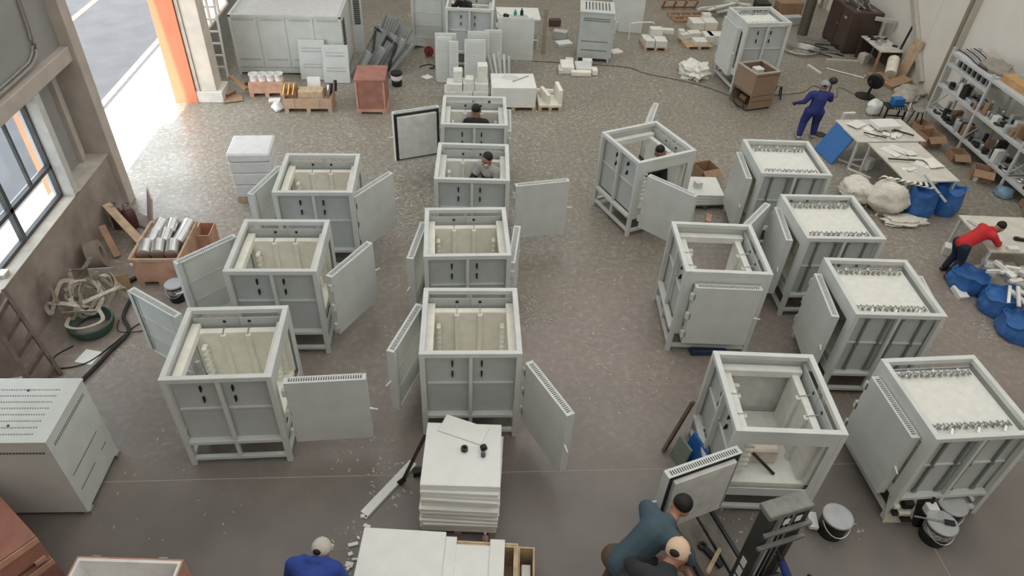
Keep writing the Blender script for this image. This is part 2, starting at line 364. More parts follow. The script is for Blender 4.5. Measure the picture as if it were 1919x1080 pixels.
# ------------------------------------------------------------------ kilns
KW = 0.69; KH = 1.75; T = 0.075
def door_mesh(width, inner):
    """a pan door: hinge on x=0, runs along +x, outer skin on y=-0 side, box towards +y (inside)"""
    z0, z1, t = 0.36, 1.55, 0.12
    b = MB()
    b.box(0, width, 0, 0.012, z0, z1)                       # outer skin
    b.box(0, 0.012, 0.012, t, z0, z1); b.box(width - 0.012, width, 0.012, t, z0, z1)
    for za, zb in ((z1 - 0.008, z1), (z0, z0 + 0.008)):      # slotted top and bottom edges
        b.box(0.012, width - .012, 0.012, 0.03, za, zb); b.box(0.012, width - .012, t - 0.022, t, za, zb)
        n = 30; p = (width - 0.1) / n
        for k in range(n + 1):
            x = 0.05 + k * p; b.box(x - p * 0.24, x + p * 0.24, 0.03, t - 0.022, za, zb)
        b.box(0.012, 0.05, 0.03, t - .022, za, zb); b.box(width - .05, width - .012, 0.03, t - .022, za, zb)
    if inner == 'hollow':
        b.box(0.012, width - .012, 0.088, 0.094, z0 + .012, z1 - .012)
        for z in (0.72, 1.1): b.box(0.06, width - .06, 0.094, 0.104, z, z + .02)
        b.box(0.012, 0.07, t - .012, t, z0, z1); b.box(width - .07, width - .012, t - .012, t, z0, z1)
    else:
        b.box(0.012, width - .012, 0.086, 0.092, z0 + .012, z1 - 0.012)
    return b.mesh('door')
DOORM = {}
HING = MB().box(-0.05, 0.03, -0.03, 0.03, -0.06, 0.06).mesh('hinge'); HING.materials.append(GREY)
HAND = MB().lathe([(0.0, 0), (0.016, 0.0), (0.016, 0.05), (0.01, 0.055), (0.01, 0.12), (0, 0.12)], 8).mesh('handle'); HAND.materials.append(WHITEP)
TERM = MB().box(-0.012, 0.012, -0.03, 0.0, -0.045, 0.03).box(-0.008, 0.008, -0.04, -0.025, -0.06, -0.0).mesh('terminal'); TERM.materials.append(BLACK)
_c = MB()
_c.box(-0.05, -0.035, -0.02, 0.02, 0, 0.02); _c.box(0.035, 0.05, -0.02, 0.02, 0, 0.02)
_c.tube([(-0.045, 0, 0.0), (-0.035, 0.0, 0.06), (0.0, 0.02, 0.075), (0.03, -0.01, 0.055), (0.045, 0, 0.0)], 0.013, 5)
_c.tube([(-0.02, 0.0, 0.055), (-0.05, 0.045, 0.045)], 0.010, 5); _c.tube([(0.02, 0, 0.06), (0.055, -0.04, 0.03)], 0.010, 5)
CLIP = _c.mesh('terminal_clip'); CLIP.materials.append(mat('clip_metal', (176, 174, 168), 0.35, 0.6, 0.3, 30))
SHARED = {}
def sh(key, mk, m):
    if key not in SHARED:
        me = mk().mesh(key.split('/')[0]); me.materials.append(m); SHARED[key] = me
    return SHARED[key]
def part(key, mk, m, parent, loc=(0, 0, 0), rz=0.0, bevel=0.0):
    return link(key.split('/')[0], sh(key, mk, m), parent, False, bevel, loc, rz)
def kiln(pos, yaw, label, covered=False, doors=(), group=None, scale=None, pads=True, fibre=FIBREW, floor_ins=True, rails=True, strips=False):
    root = empty('kiln', (pos[0], pos[1], 0), math.radians(yaw), label, 'kiln', group)
    if scale: root.scale = scale
    a = KW
    for sx in (-1, 1):
        for sy in (-1, 1):
            part('corner_post', lambda: MB().box(-T / 2, T / 2, -T / 2, T / 2, 0, KH - T), GREY, root, (sx * (a - T / 2), sy * (a - T / 2), 0), 0, 0.004)
    for s in (-1, 1):
        part('top_rail/x', lambda: MB().box(-a, a, -T / 2, T / 2, KH - T, KH), GREY, root, (0, s * (a - T / 2), 0), 0, 0.004)
        part('top_rail/y', lambda: MB().box(-T / 2, T / 2, -a + T, a - T, KH - T, KH), GREY, root, (s * (a - T / 2), 0, 0), 0, 0.004)
        part('floor_rail/x', lambda: MB().box(-a + T, a - T, -.03, .03, 0.1, 0.16), GREY, root, (0, s * (a - T / 2), 0), 0, 0.003)
        part('floor_rail/y', lambda: MB().box(-.03, .03, -a + T, a - T, 0.1, 0.16), GREY, root, (s * (a - T / 2), 0, 0), 0, 0.003)
        part('bearing_rail', lambda: MB().box(-a + T, a - T, -.035, .06, 0.44, 0.5), GREY, root, (0, s * (a - T / 2), 0), 0, 0.003)
        # panel sides: centre post, sheets and flat bars
        part('centre_post', lambda: MB().box(-.025, .025, -.025, .025, 0.16, 0.44).box(-.025, .025, -.025, .025, .5, KH - T), GREY, root, (0, s * (a - .03), 0), 0, 0.003)
        for q in (-1, 1):
            part('side_panel', lambda: MB().box(-.305, .305, -.008, .008, .5, 1.63), GREYD, root, (q * .31, s * .585, 0))
            part('flat_bar', lambda: MB().box(-.29, .29, -.012, .012, 1.09, 1.115), GREY, root, (q * .31, s * .605, 0))
            if not strips or s > 0:
                for zz in (1.5, 1.3):
                    link('terminal', TERM, root, False, 0, (q * .2 - .05, s * .595, zz), 0 if s < 0 else PI)
            else:
                for xx in (.1, .42):
                    part('terminal_strip', lambda: MB().box(-.016, .016, -.03, .01, .53, 1.62).box(-.028, .028, -.035, .01, .53, .57).box(-.028, .028, -.035, .01, 1.06, 1.1).box(-.028, .028, -.035, .01, 1.58, 1.62), mat('strip_dark', (128, 130, 124), 0.6, 0.2), root, (q * xx, s * .6, 0))
        # door sides: plate with an opening
        part('door_plate', lambda: MB().box(-.006, .006, -a + T, a - T, 1.5, KH - T).box(-.006, .006, -a + T, a - T, .42, .58).box(-.006, .006, -a + T, -.53, .58, 1.5).box(-.006, .006, .53, a - T, .58, 1.5), GREY, root, (s * (a - .01), 0, 0))
    part('base_plate', lambda: MB().box(-a + .08, a - .08, -.57, .57, .44, .47), DARK, root)
    # lining
    f = fibre.name
    part('lining_floor/' + f, lambda: MB().box(-.62, .62, -.52, .52, .47, .62), fibre, root)
    for s in (-1, 1):
        part('lining_wall/y' + f, lambda: MB().box(-.56, .56, -.05, .05, .62, 1.5), fibre, root, (0, s * .47, 0), 0, 0.006)
        part('lining_wall/x' + f, lambda: MB().box(-.06, .06, -.56, .56, 1.44, 1.56).box(-.06, .06, -.56, -.49, .62, 1.44).box(-.06, .06, .49, .56, .62, 1.44), fibre, root, (s * .58, 0, 0), 0, 0.006)
        for xx in (-.2, .14):
            part('heater_pillar/' + f, lambda: MB().box(-.035, .035, -.03, .03, .62, 1.48), fibre, root, (xx, s * .4, 0), 0, 0.008)
            part('bolt_hole', lambda: MB().box(-.022, .022, -.006, .006, -.022, .022), BLACK, root, (xx, s * .573, 1.57), 0, 0.012)
            part('hook/s', lambda: MB().tube([(0, -.06, 1.49), (0, 0, 1.51), (0, .1, 1.53)], .008, 5), STEEL, root, (xx, s * .45, 0), 0 if s > 0 else PI)
        for k in range(7):
            part('shelf_cleat/' + f, lambda: MB().box(-.03, .03, -.06, .06, -.02, .02), fibre, root, (s * .47, .33, .7 + k * .1))
    if covered:
        part('fibre_cover', lambda: MB().box(-.6, .6, -.56, .56, 1.5, 1.62), FIBRE, root, (0, 0, 0), 0, 0.01)
        rnd = random.Random(int(pos[1] * 100))
        for s in (-1, 1):
            for k in range(12):
                o = link('terminal_clip', CLIP, root, False, 0, (-.5 + k * .088 + rnd.uniform(-.015, .015), s * .44, 1.62), rnd.uniform(-.5, .5)); o.scale = (0.8, 1, 1.1)
            for k in range(3):
                part('braid', lambda: MB().ribbon([(-.06, 0, 0.02), (-.02, .05, .07), (.03, .12, .05)], .03, .006), ALU, root, (-.35 + k * .36, s * .44, 1.62), 0 if s > 0 else PI)
    for hx, hy, ang, inner in doors:
        p = rotv((hx - pos[0], hy - pos[1], 0), -math.radians(yaw))
        if scale: p = Vector((p.x / scale[0], p.y / scale[1], 0))
        if inner not in DOORM:
            DOORM[inner] = door_mesh(1.05, inner); DOORM[inner].materials.append(GREY)
        d = link('door', DOORM[inner], root, False, 0, (p.x, p.y, 0), math.radians(ang - yaw))
        link('handle', HAND, d, True, 0, (1.045, 0.03, .95), 0).rotation_euler = (0.25, PI / 2, 0)
        for z in (.55, .95, 1.35): link('hinge', HING, d, False, 0, (0, 0.03, z))
        if inner == 'padded':
            part('gasket', lambda: MB().box(.02, 1.03, .088, .108, .4, 1.51), RUBBER, d)
            part('door_lining', lambda: MB().box(.08, .97, .1, .165, .45, 1.46), mat('pale_lining', (214, 213, 208), .8), d, (0, 0, 0), 0, 0.01)
        else:
            [part('stiffener', lambda: MB().box(0, .03, .094, .106, .42, 1.5), GREYD, d, (q_, 0, 0)) for q_ in (.1, .92)]
    return root
H_, P_ = 'hollow', 'padded'
kiln((-3.11, 6.89), 1.4, 'open-topped grey kiln near the crate of silver cans, door swung square to the aisle', doors=[(-2.30, 6.28, 3, H_), (-3.97, 7.66, 145, H_)])
kiln((-2.85, 9.05), -.3, 'open-topped grey kiln between two others in the row nearest the gate', doors=[(-1.98, 8.45, 59, H_), (-3.72, 9.61, -135, H_)])
kiln((-2.58, 11.25), .3, 'open-topped grey kiln beside the film-wrapped pallet', doors=[(-1.88, 10.72, 54, H_), (-3.44, 11.82, -109, H_)])
kiln((.13, 7.27), -.6, 'open-topped grey kiln right behind the tall stack of white boards', doors=[(.86, 6.60, -64, H_), (-.67, 7.85, -110, H_)])
kiln((.09, 9.42), 1.1, 'open-topped empty grey kiln with both doors folded back along its sides', doors=[(.86, 8.80, 81, H_), (-.69, 9.97, -100, H_)])
kiln((.23, 11.70), -2.2, 'open-topped grey kiln with a masked worker in a two-tone jacket inside', doors=[(1.02, 11.11, 11, H_)], fibre=FIBRE)
kiln((.30, 13.86), -1.2, 'open-topped grey kiln with a worker in black sitting in it, padded door spread wide', doors=[(1.06, 13.28, 87, H_), (-.50, 14.50, -160, P_)], fibre=FIBRE)
kiln((4.06, 5.86), -4.1 + 90, 'grey kiln with brick lining and open padded door, by the pallet stacker', doors=[(3.36, 5.16, -161, P_), (4.80, 6.66, 176, P_)], fibre=FIBRE)
kiln((4.22, 8.97), -4 + 90, 'grey kiln with blue sheet under it and a closed slotted front door', doors=[(3.65, 8.16, -4, H_), (4.98, 9.76, 48, H_)], fibre=FIBRE)
kiln((3.79, 12.56), 22.7 + 90, 'grey kiln standing askew with a worker crouching inside', doors=[(3.58, 11.52, -45, H_), (4.15, 13.75, 69, P_)], fibre=FIBRE)
kiln((6.43, 5.74), 2.1, 'white-topped grey kiln by the lidded black buckets', True, [(5.59, 6.26, -88, H_)], strips=True)
kiln((6.50, 7.96), -2.9, 'white-topped grey kiln beside the torn blue bags of offcuts', True, [(5.69, 8.52, -98, P_), (7.3, 7.4, 80, H_)], strips=True)
kiln((6.49, 9.88), -1.3, 'white-topped grey kiln beside the big white sack', True, [(5.72, 10.46, -99, P_)], strips=True)
kiln((6.44, 11.97), -2.8, 'white-topped grey kiln next to the blue panel leaning on the table', True, [(5.64, 12.5, -97, P_)], strips=True)
kiln((8.41, 19.56), 5.8, 'tall white-topped grey kiln behind the brown compressor cabinet', True, [(7.62, 20.1, -86, H_)], scale=(.95, .97, 1.147))

# fibre pieces and a rod left inside the lined kiln
slab0 = MB().box(-.26, .26, -.2, .2, 0, .28).build('fibre_bale', mat('dusty_fibre', (206, 196, 182), .9, 0, .08, 6, .3, 20), None, False, .03); slab0.location = (4.0, 5.75, .62); slab0.rotation_euler = (0, 0, -.05); tag(slab0, 'dusty white fibre bale inside the lined kiln with the padded door', 'bale')
rod0 = MB().bar((3.78, 5.62, .93), (4.16, 5.36, .64), .03, .03).build('dark_rod', DARK); tag(rod0, 'dark rod leaning on the fibre bale inside the lined kiln', 'rod')
# ------------------------------------------------------------------ generic makers
def bx(parent, name, m, x0, x1, y0, y1, z0, z1, bevel=0.0, loc=None, rz=None):
    return MB().box(x0, x1, y0, y1, z0, z1).build(name, m, parent, False, bevel, loc, rz)
def slab(name, label, cat, loc, size, m, rz=0.0, rx=0.0, ry=0.0, group=None, bevel=0.006, base=True):
    """a board, brick or panel; loc is the middle of its underside"""
    o = MB().box(-size[0] / 2, size[0] / 2, -size[1] / 2, size[1] / 2, 0 if base else -size[2] / 2, size[2] if base else size[2] / 2).build(name, m, None, False, bevel)
    o.location = loc; o.rotation_euler = (rx, ry, rz)
    return tag(o, label, cat, group)
def pallet(loc, w, d, rz, label, m=WOOD, group=None):
    r = empty('pallet', loc, rz, label, 'pallet', group)
    for k in (-1, 0, 1): bx(r, 'bearer', m, k * (w / 2 - .05) - .045, k * (w / 2 - .05) + .045, -d / 2, d / 2, 0, .08)
    n = 6
    for k in range(n):
        y = -d / 2 + (k + .5) * d / n; bx(r, 'deck_board', m, -w / 2, w / 2, y - d / n * .4, y + d / n * .4, .08, .1)
    return r
def bucket(loc, r, h, label, m=BLACK, lid=mat('grey_lid', (176, 178, 178), 0.5), band=None, rz=0.0, name='paint_bucket'):
    b = empty(name, loc, rz, label, 'bucket')
    MB().lathe([(r * .88, 0), (r * .97, h * .9), (r, h * .92), (r, h * .97)], 24).build('body', m, b, True)
    if lid:
        MB().lathe([(r * 1.04, h * .93), (r * 1.04, h), (r * .98, h + .008), (r * .95, h + .002)], 24).build('lid', lid, b, True)
    if band: MB().lathe([(r * .945, h * .5), (r * .95, h * .5), (r * .975, h * .82), (r * .965, h * .82)], 24, closed=True).build('label_band', band, b, True)
    MB().tube([(r * math.cos(a) * 1.0, -abs(r * math.sin(a)) * 1.04 - .012, h * .8 - .13 * math.sin(a)) for a in [PI * i / 10 for i in range(11)]], .006, 5).build('bail_handle', STEEL, b, True)
    return b
def open_crate(name, label, loc, w, d, h, rz, m, rim=WOOD, feet=True, t=.02, cat='crate'):
    r = empty(name, loc, rz, label, cat); z0 = .1 if feet else 0
    bx(r, 'side_board', m, -w / 2, w / 2, -d / 2, -d / 2 + t, z0, h); bx(r, 'side_board', m, -w / 2, w / 2, d / 2 - t, d / 2, z0, h)
    bx(r, 'end_board', m, -w / 2, -w / 2 + t, -d / 2 + t, d / 2 - t, z0, h); bx(r, 'end_board', m, w / 2 - t, w / 2, -d / 2 + t, d / 2 - t, z0, h)
    bx(r, 'bottom_board', m, -w / 2 + t, w / 2 - t, -d / 2 + t, d / 2 - t, z0, z0 + .02)
    if rim:
        for s in (-1, 1):
            bx(r, 'rim_batten', rim, -w / 2 - .02, w / 2 + .02, s * (d / 2 + .01) - .012, s * (d / 2 + .01) + .012, h - .05, h + .01)
            bx(r, 'rim_batten', rim, s * (w / 2 + .01) - .012, s * (w / 2 + .01) + .012, -d / 2, d / 2, h - .05, h + .01)
    if feet:
        for k in (-1, 0, 1): bx(r, 'foot_batten', m, k * (w / 2 - .06) - .05, k * (w / 2 - .06) + .05, -d / 2, d / 2, 0, z0)
    return r
# ------------------------------------------------------------------ perforated steel cabinet by the wall
c = empty('sheet_steel_cabinet', (-5.55, 5.95, 0), math.radians(-1), 'light grey sheet-steel cabinet with slotted top beside the pink plywood boxes', 'cabinet')
bx(c, 'front_sheet', GREY, -.68, .68, -.5, -.485, .07, 1.5); bx(c, 'back_sheet', GREY, -.68, .68, .485, .5, .07, 1.5)
bx(c, 'left_sheet', GREY, -.68, -.665, -.485, .485, .07, 1.5); bx(c, 'right_sheet', GREY, .665, .68, -.485, .485, .07, 1.5)
tp = MB()                                                    # slotted roof sheet
tp.box(-.69, .69, -.51, -.4, 1.5, 1.53); tp.box(-.69, .69, .4, .51, 1.5, 1.53); tp.box(-.69, -.5, -.4, .4, 1.5, 1.53); tp.box(.5, .69, -.4, .4, 1.5, 1.53)
SL = .1
for k in range(8): tp.box(-.5, .5, -.4 + k * SL + .024, -.4 + (k + 1) * SL if k < 7 else .4, 1.5, 1.53)
for k in range(8):
    for i in range(34): tp.box(-.5 + i * .03, -.5 + i * .03 + .016, -.4 + k * SL, -.4 + k * SL + .024, 1.505, 1.527)
tp.build('slotted_roof', GREY, c, False, 0)
bx(c, 'slot_shade_sheet', mat('liner_shade', (150, 154, 150), .6), -.66, .66, -.48, .48, 1.485, 1.497)  # mid-grey sheet close under the roof colours the slots with shade
for x, y in ((-.35, .3), (.12, .3), (-.1, -.02), (-.3, -.26), (.15, -.26), (-.6, .25)): MB().lathe([(.014, 0), (.014, .012), (0, .012)], 8).build('bolt_hole', DARK, c, loc=(x, y, 1.53))
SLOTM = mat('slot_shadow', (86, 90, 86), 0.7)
for z in (1.36, 1.33):
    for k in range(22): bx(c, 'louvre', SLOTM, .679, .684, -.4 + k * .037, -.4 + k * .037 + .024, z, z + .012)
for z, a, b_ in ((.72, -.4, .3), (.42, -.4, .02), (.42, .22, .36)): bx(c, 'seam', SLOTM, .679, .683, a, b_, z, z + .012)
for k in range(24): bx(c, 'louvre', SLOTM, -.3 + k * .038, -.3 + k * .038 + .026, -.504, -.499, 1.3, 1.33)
for x in (-.6, .6):
    for y in (-.44, .44): bx(c, 'foot', STEEL, x - .05 + .06, x + .05 + .06, y - .05, y + .05, 0, .07)
# pink plywood boxes at the wall
r = empty('plywood_case', (-5.62, 4.6, 0), math.radians(-40), 'pink plywood packing case stacked with another in the corner by the steel cabinet', 'case')
for k, (z0, z1, w) in enumerate(((.0, .42, 1.2), (.46, .86, 1.14))):
    bx(r, 'plywood_body', PLYR, -w / 2, w / 2, -.5, .5, z0 + .04, z1)
    bx(r, 'corner_batten', PLYP, -w / 2 - .015, w / 2 + .015, -.515, -.49, z1 - .09, z1); bx(r, 'corner_batten', PLYP, w / 2 - .01, w / 2 + .015, -.49, .5, z1 - .09, z1)
    for q in (-.4, 0, .4): bx(r, 'foot_batten', PLYP, w / 2 - .1, w / 2 + .03, q - .06, q + .06, z0, z0 + .06)
# white lined crate at the near edge
oc = open_crate('lined_crate', 'open plywood crate lined with white foam standing alone on the floor', (-3.93, 4.05, 0), 1.24, .95, .5, math.radians(-4), PLYP, None, False)
MB().box(-.6, .6, .42, .455, .03, .5).build('foam_wall', WHITEP, oc); MB().box(-.6, -.57, -.45, .42, .03, .5).build('foam_wall', WHITEP, oc); MB().box(.57, .6, -.45, .42, .03, .5).build('foam_wall', WHITEP, oc); MB().box(-.57, .57, -.45, .42, .03, .07).build('foam_floor', WHITEP, oc)
for x in (-.4, .38): bx(oc, 'latch', STEEL, x - .05, x + .05, .475, .49, .44, .51)
# ------------------------------------------------------------------ stack of white fibre boards in the middle
pallet((-.02, 5.50, 0), 1.0, 1.0, math.radians(-5), 'wooden pallet under the tall stack of white fibre boards')
rnd = random.Random(3); z = .1
hs = [.12, .06, .05, .06, .06, .05, .065, .05, .06, .06, .06, .07, .1]
for i, hgt in enumerate(hs):
    last = i == len(hs) - 1
    slab('fibre_board', 'thick topmost white fibre board of the tall stack, small parts lying on it' if last else 'white fibre board in the tall stack on the wooden pallet', 'board',
         (-.0 + rnd.uniform(-.02, .02), 5.45 + .11 * z + rnd.uniform(-.03, .03), z), (.99 + rnd.uniform(-.03, .02), .98, hgt - .004), PAPER, math.radians(-5 + rnd.uniform(-1.5, 1.5)), group=None if last else 'boards of the tall white stack')
    z += hgt
ZT = z
slab('fibre_sheet', 'thin rounded white sheet sticking out behind the top of the tall board stack', 'board', (.02, 5.95, ZT), (.62, .3, .012), PAPER, math.radians(-24))
for (x, y, nm, lb) in ((.03, 5.62, 'tape_roll', 'dark roll of tape in clear wrap on the white board stack, lying'), (.27, 5.64, 'tape_reel', 'round black reel standing upright on the white board stack')):
    o = MB().lathe([(.02, 0), (.045, 0), (.045, .05), (.02, .05)], 16, closed=True).build(nm, DARK, None, True); o.location = (x, y, ZT + .046 if nm == 'tape_reel' else ZT); o.rotation_euler = (PI / 2, 0, .3) if nm == 'tape_reel' else (0, 0, .5); tag(o, lb, 'reel')
o = MB().lathe([(.03, 0), (.032, .05), (.02, .07), (0, .072)], 12).build('small_can', mat('grey_plastic', (92, 94, 94), .5), None, True); o.location = (.27, 5.52, ZT); tag(o, 'small grey can in front of the black reel on the board stack', 'can')
o = MB().lathe([(.035, 0), (.038, .02), (.038, .15), (.015, .2), (.015, .22), (.017, .22), (.017, .24), (0, .24)], 14).build('drink_bottle', mat('clear_pet', (190, 150, 130), .15, 0, .1, rgb2=(220, 210, 200)), None, True); o.location = (.29, 4.86, 0); tag(o, 'clear plastic drink bottle between the board stack and the timber crate', 'bottle')
# hand saw leaning on the stack, cut strip and offcuts
sw = empty('hand_saw', (-.62, 5.78, 0), 0, 'long rusty saw blade leaning against the tall white board stack', 'saw')
MB().bar((-.22, .02, .02), (.14, .1, .96), .01, .05, up=(1, 0, 0)).build('blade', mat('rusty_blade', (92, 82, 74), .5, .5, .2), sw); MB().bar((-.26, .0, .03), (-.18, .02, .1), .03, .07, up=(1, 0, 0)).build('grip', DARK, sw)
o = slab('fibre_strip', 'long narrow white fibre strip lying on the floor by the saw', 'board', (-1.0, 5.72, 0), (1.02, .13, .05), PAPER, math.radians(53))
slab('steel_block', 'small dark metal block on the floor beside the board stack', 'block', (-.62, 5.95, 0), (.14, .1, .1), DARK, .2)
for k, (px_, py_, sx, sy) in enumerate(((682, 969, .09, .05), (690, 967, .12, .04), (662, 1022, .05, .13), (688, 988, .1, .05), (657, 1040, .06, .05), (655, 1060, .07, .1), (672, 1010, .05, .03), (665, 1050, .07, .03), (652, 1068, .08, .04))):
    p = at(px_, py_); slab('fibre_offcut', 'small white fibre offcut on the floor beside the timber crate', 'offcut', (p.x, p.y, 0), (sx, sy, .03), PAPER, k * .9, group='offcuts around the timber crate', bevel=.004)
# timber crate with white boards at the near edge
tc_ = open_crate('timber_crate', 'low timber crate heaped with white fibre boards at the near edge', (-.32, 3.98, 0), 1.85, 1.2, .55, math.radians(-5), WOOD, WOOD, True, .03)
for k, (x, y, w, d, z, rz) in enumerate(((-.95, 4.02, .5, 1.25, .58, -4), (-.6, 4.0, .38, 1.3, .58, -6), (-.28, 3.98, .32, 1.28, .58, -5), (-.75, 4.1, 1.0, 1.2, .62, -5.5), (.12, 4.05, .5, .9, .56, -5), (.38, 4.03, .18, 1.05, .58, -5), (.1, 3.75, .42, .6, .59, -5))):
    slab('white_fibre_sheet', ('outer white sheet under the broad one on the low timber crate', 'second white sheet under the broad one on the low timber crate', 'narrow white sheet beside the broad one on the low timber crate', 'broad white sheet lying on top of the low timber crate load', 'middling white sheet set down inside the low timber crate', 'narrow white strip along the open end of the low timber crate', 'small white sheet on the middling one in the low timber crate')[k], 'board', (x, y, z), (w, d, .03), PAPER, math.radians(rz))
sb_ = open_crate('timber_box', 'narrow timber box with a white board inside, against the low timber crate', (.74, 4.0, 0), .2, 1.1, .42, math.radians(-5), WOOD, None, False)
slab('white_insert', 'white board lying inside the narrow timber box', 'board', (.74, 3.95, .05), (.11, .9, .22), PAPER, math.radians(-5))
# ------------------------------------------------------------------ film-wrapped pallet
FILM = mat('stretch_film', (222, 222, 221), .25, 0, .03, 6, .6, 9)
wp = empty('wrapped_pallet', (-4.35, 13.35, 0), math.radians(3), 'tall load of white boards wrapped in stretch film on a pallet', 'pallet load')
bx(wp, 'pallet_base', WOOD, -.4, .4, -.4, .4, 0, .12)
zz = .12
for k, hgt in enumerate((.3, .28, .26)):
    bx(wp, 'board_bale', FILM, -.41 - .004 * k, .41 + .004 * k, -.4, .4, zz, zz + hgt - .012, .02); zz += hgt
MB().box(-.43, .43, -.42, .42, zz, zz + .2).build('film_hood', FILM, wp, False, .035)
# ------------------------------------------------------------------ crate of aluminium cans
cc = open_crate('plywood_crate', 'pink plywood crate filled with silver cans by the left wall', (-5.42, 10.72, 0), .82, 1.15, .62, math.radians(0), PLYP, WOOD, True)
bx(cc, 'label_tag', WHITEP, -.41, -.36, -.615, -.6, .5, .55)
rnd = random.Random(5)
for r_ in range(3):
    for q in range(3):
        o = MB().lathe([(.0, 0), (.1, 0), (.115, .01), (.115, .33), (.105, .34), (.105, .335), (0, .335)], 20).build('silver_can', ALU, None, True)
        o.location = (-5.66 + q * .245, 10.42 + r_ * .33 - .1, .56 + rnd.uniform(0, .03)); o.rotation_euler = (-PI / 2 + .12, 0, rnd.uniform(-.2, .2)); tag(o, 'silver cylindrical can lying in the pink plywood crate', 'can', 'silver cans in the plywood crate')
sc_ = open_crate('small_plywood_box', 'small plywood box right behind the crate of silver cans', (-4.92, 11.35, 0), .3, .45, .42, 0, PLYP, None, False)
bucket((-5.03, 9.78, 0), .155, .36, 'black bucket with flat grey lid beside the crate of silver cans', band=mat('bucket_print', (150, 150, 148), .5, 0, .4, 30))
# gas bottles, boards, felt roll by the pillar
MAR = mat('maroon_paint', (96, 62, 62), .45, 0, .1)
for k, x in enumerate((-6.82, -6.58)):
    b = empty('gas_bottle', (x, 12.02, 0), k, 'dark maroon gas bottle standing at the foot of the gate pillar', 'gas bottle', 'gas bottles by the pillar')
    MB().lathe([(.1, 0), (.12, .03), (.12, .34), (.09, .42), (.04, .45), (.04, .47)], 18).build('bottle_body', MAR, b, True)
    MB().lathe([(.07, .45), (.075, .45), (.075, .54), (.07, .54)], 14, closed=True).build('collar', mat('collar_grey', (150, 140, 136), .5), b, True); MB().lathe([(.02, .46), (.02, .52), (.03, .53), (0, .53)], 8).build('valve', STEEL, b)
slab('plaster_board', 'greyish pink board leaning on edge by the gas bottles', 'board', (-6.28, 12.1, 0), (.5, .03, .72), mat('pinkish_board', (190, 176, 166), .8), math.radians(-62), math.radians(-14))
fr = MB().lathe([(.13, -.11), (.27, -.11), (.27, .11), (.13, .11)], 28, closed=True).build('felt_roll', mat('brown_felt', (138, 124, 112), .9, 0, .06, 10), None, True); fr.location = (-6.72, 10.72, .28); fr.rotation_euler = (0, PI / 2 - .15, .35); tag(fr, 'thick hollow roll of brown felt standing against the low concrete wall', 'roll')
for k, (a, b_, w, lb) in enumerate((((-6.93, 12.0, .55), (-5.98, 11.15, .05), .16, 'long pale board leaning from the low wall towards the crate of cans'), ((-6.35, 11.55, .03), (-5.95, 11.0, .03), .1, 'short pale board lying under the long leaning board'), ((-6.85, 11.45, .42), (-6.5, 10.98, .04), .12, 'curled cardboard strip behind the felt roll'))):
    o = MB().bar(a, b_, w, .03).build('pale_board', CARD if k == 2 else WOOD); tag(o, lb, 'board')
o = MB().bar((-6.7, 12.35, .03), (-6.0, 11.9, .03), .3, .06).build('cement_bag', mat('dusty_bag', (150, 140, 132), .9), bevel=.02); tag(o, 'dusty flat bag on the floor between gas bottles and the crate of cans', 'bag')
o = MB().bar((-6.15, 10.12, .03), (-5.85, 10.45, .03), .07, .06).build('steel_bar', DARK); tag(o, 'short dark steel bar beside the crate of cans', 'bar')
o = MB().bar((-6.9, 9.45, .86), (-6.52, 8.98, .03), .06, .06).build('wooden_post', mat('old_timber', (128, 110, 96), .8, 0, .12, 9)); tag(o, 'weathered wooden post leaning on the low concrete wall', 'post')
# rusty ladder
RUST = mat('rusty_paint', (104, 88, 78), .7, 0, .12, 8)
ld_ = empty('steel_ladder', (-6.6, 7.8, 0), 0, 'brown steel ladder leaning against the low concrete wall', 'ladder')
la, lb_ = Vector((-.3, .72, 1.3)), Vector((.3, .18, 0)); ra, rb = Vector((-.36, .3, 1.15)), Vector((.26, -.36, 0))
for a, b_ in ((la, lb_), (ra, rb)): MB().bar(a, b_, .06, .1).build('ladder_rail', RUST, ld_)
for k in range(5):
    t = .1 + k * .2; MB().bar(la.lerp(lb_, t), ra.lerp(rb, t), .05, .08).build('rung', RUST, ld_)
dm = empty('machine_case', (-6.62, 7.12, 0), .2, 'dark machine case with a bright rim beside the brown ladder', 'machine'); bx(dm, 'case_body', DARK, -.3, .25, -.3, .3, 0, .5, .04); MB().tube([(-.25, -.28, .52), (.22, -.28, .52), (.24, .26, .52), (-.25, .28, .52)], .018, 6, True).build('rim_tube', STEEL, dm); bx(dm, 'clasp', STEEL, .25, .27, -.05, .08, .3, .34)
# webbing slings, green tub, hoses
WEB = mat('beige_webbing', (176, 168, 152), .85, 0, .1, 20)
rnd = random.Random(11)
for k in range(9):
    pts = []; cx, cy_ = -6.4 + rnd.uniform(-.25, .25), 9.75 + rnd.uniform(-.35, .35); R0 = rnd.uniform(.2, .42); ph = rnd.uniform(0, 6.28)
    for i in range(7):
        a = ph + i * rnd.uniform(.6, 1.0); pts.append((max(-6.88, cx + R0 * math.cos(a)), cy_ + R0 * 1.1 * math.sin(a), .05 + abs(math.sin(i * 1.1 + k)) * .28 + .02 * k))
    o = MB().ribbon(spline(pts, 5), .07, .008, (math.cos(k), math.sin(k), .4)).build('webbing_sling', WEB); tag(o, 'beige webbing sling tangled in the heap by the low wall', 'sling', 'slings in the heap')
slab('grey_plate', 'square grey plate standing behind the heap of slings', 'plate', (-6.5, 10.25, 0), (.4, .03, .3), mat('grey_card', (170, 164, 156), .8), .1, -.2)
slab('brown_board', 'brown board fragment leaning in the heap of slings', 'board', (-6.08, 10.02, .0), (.32, .03, .3), CARD, .5, -.4)
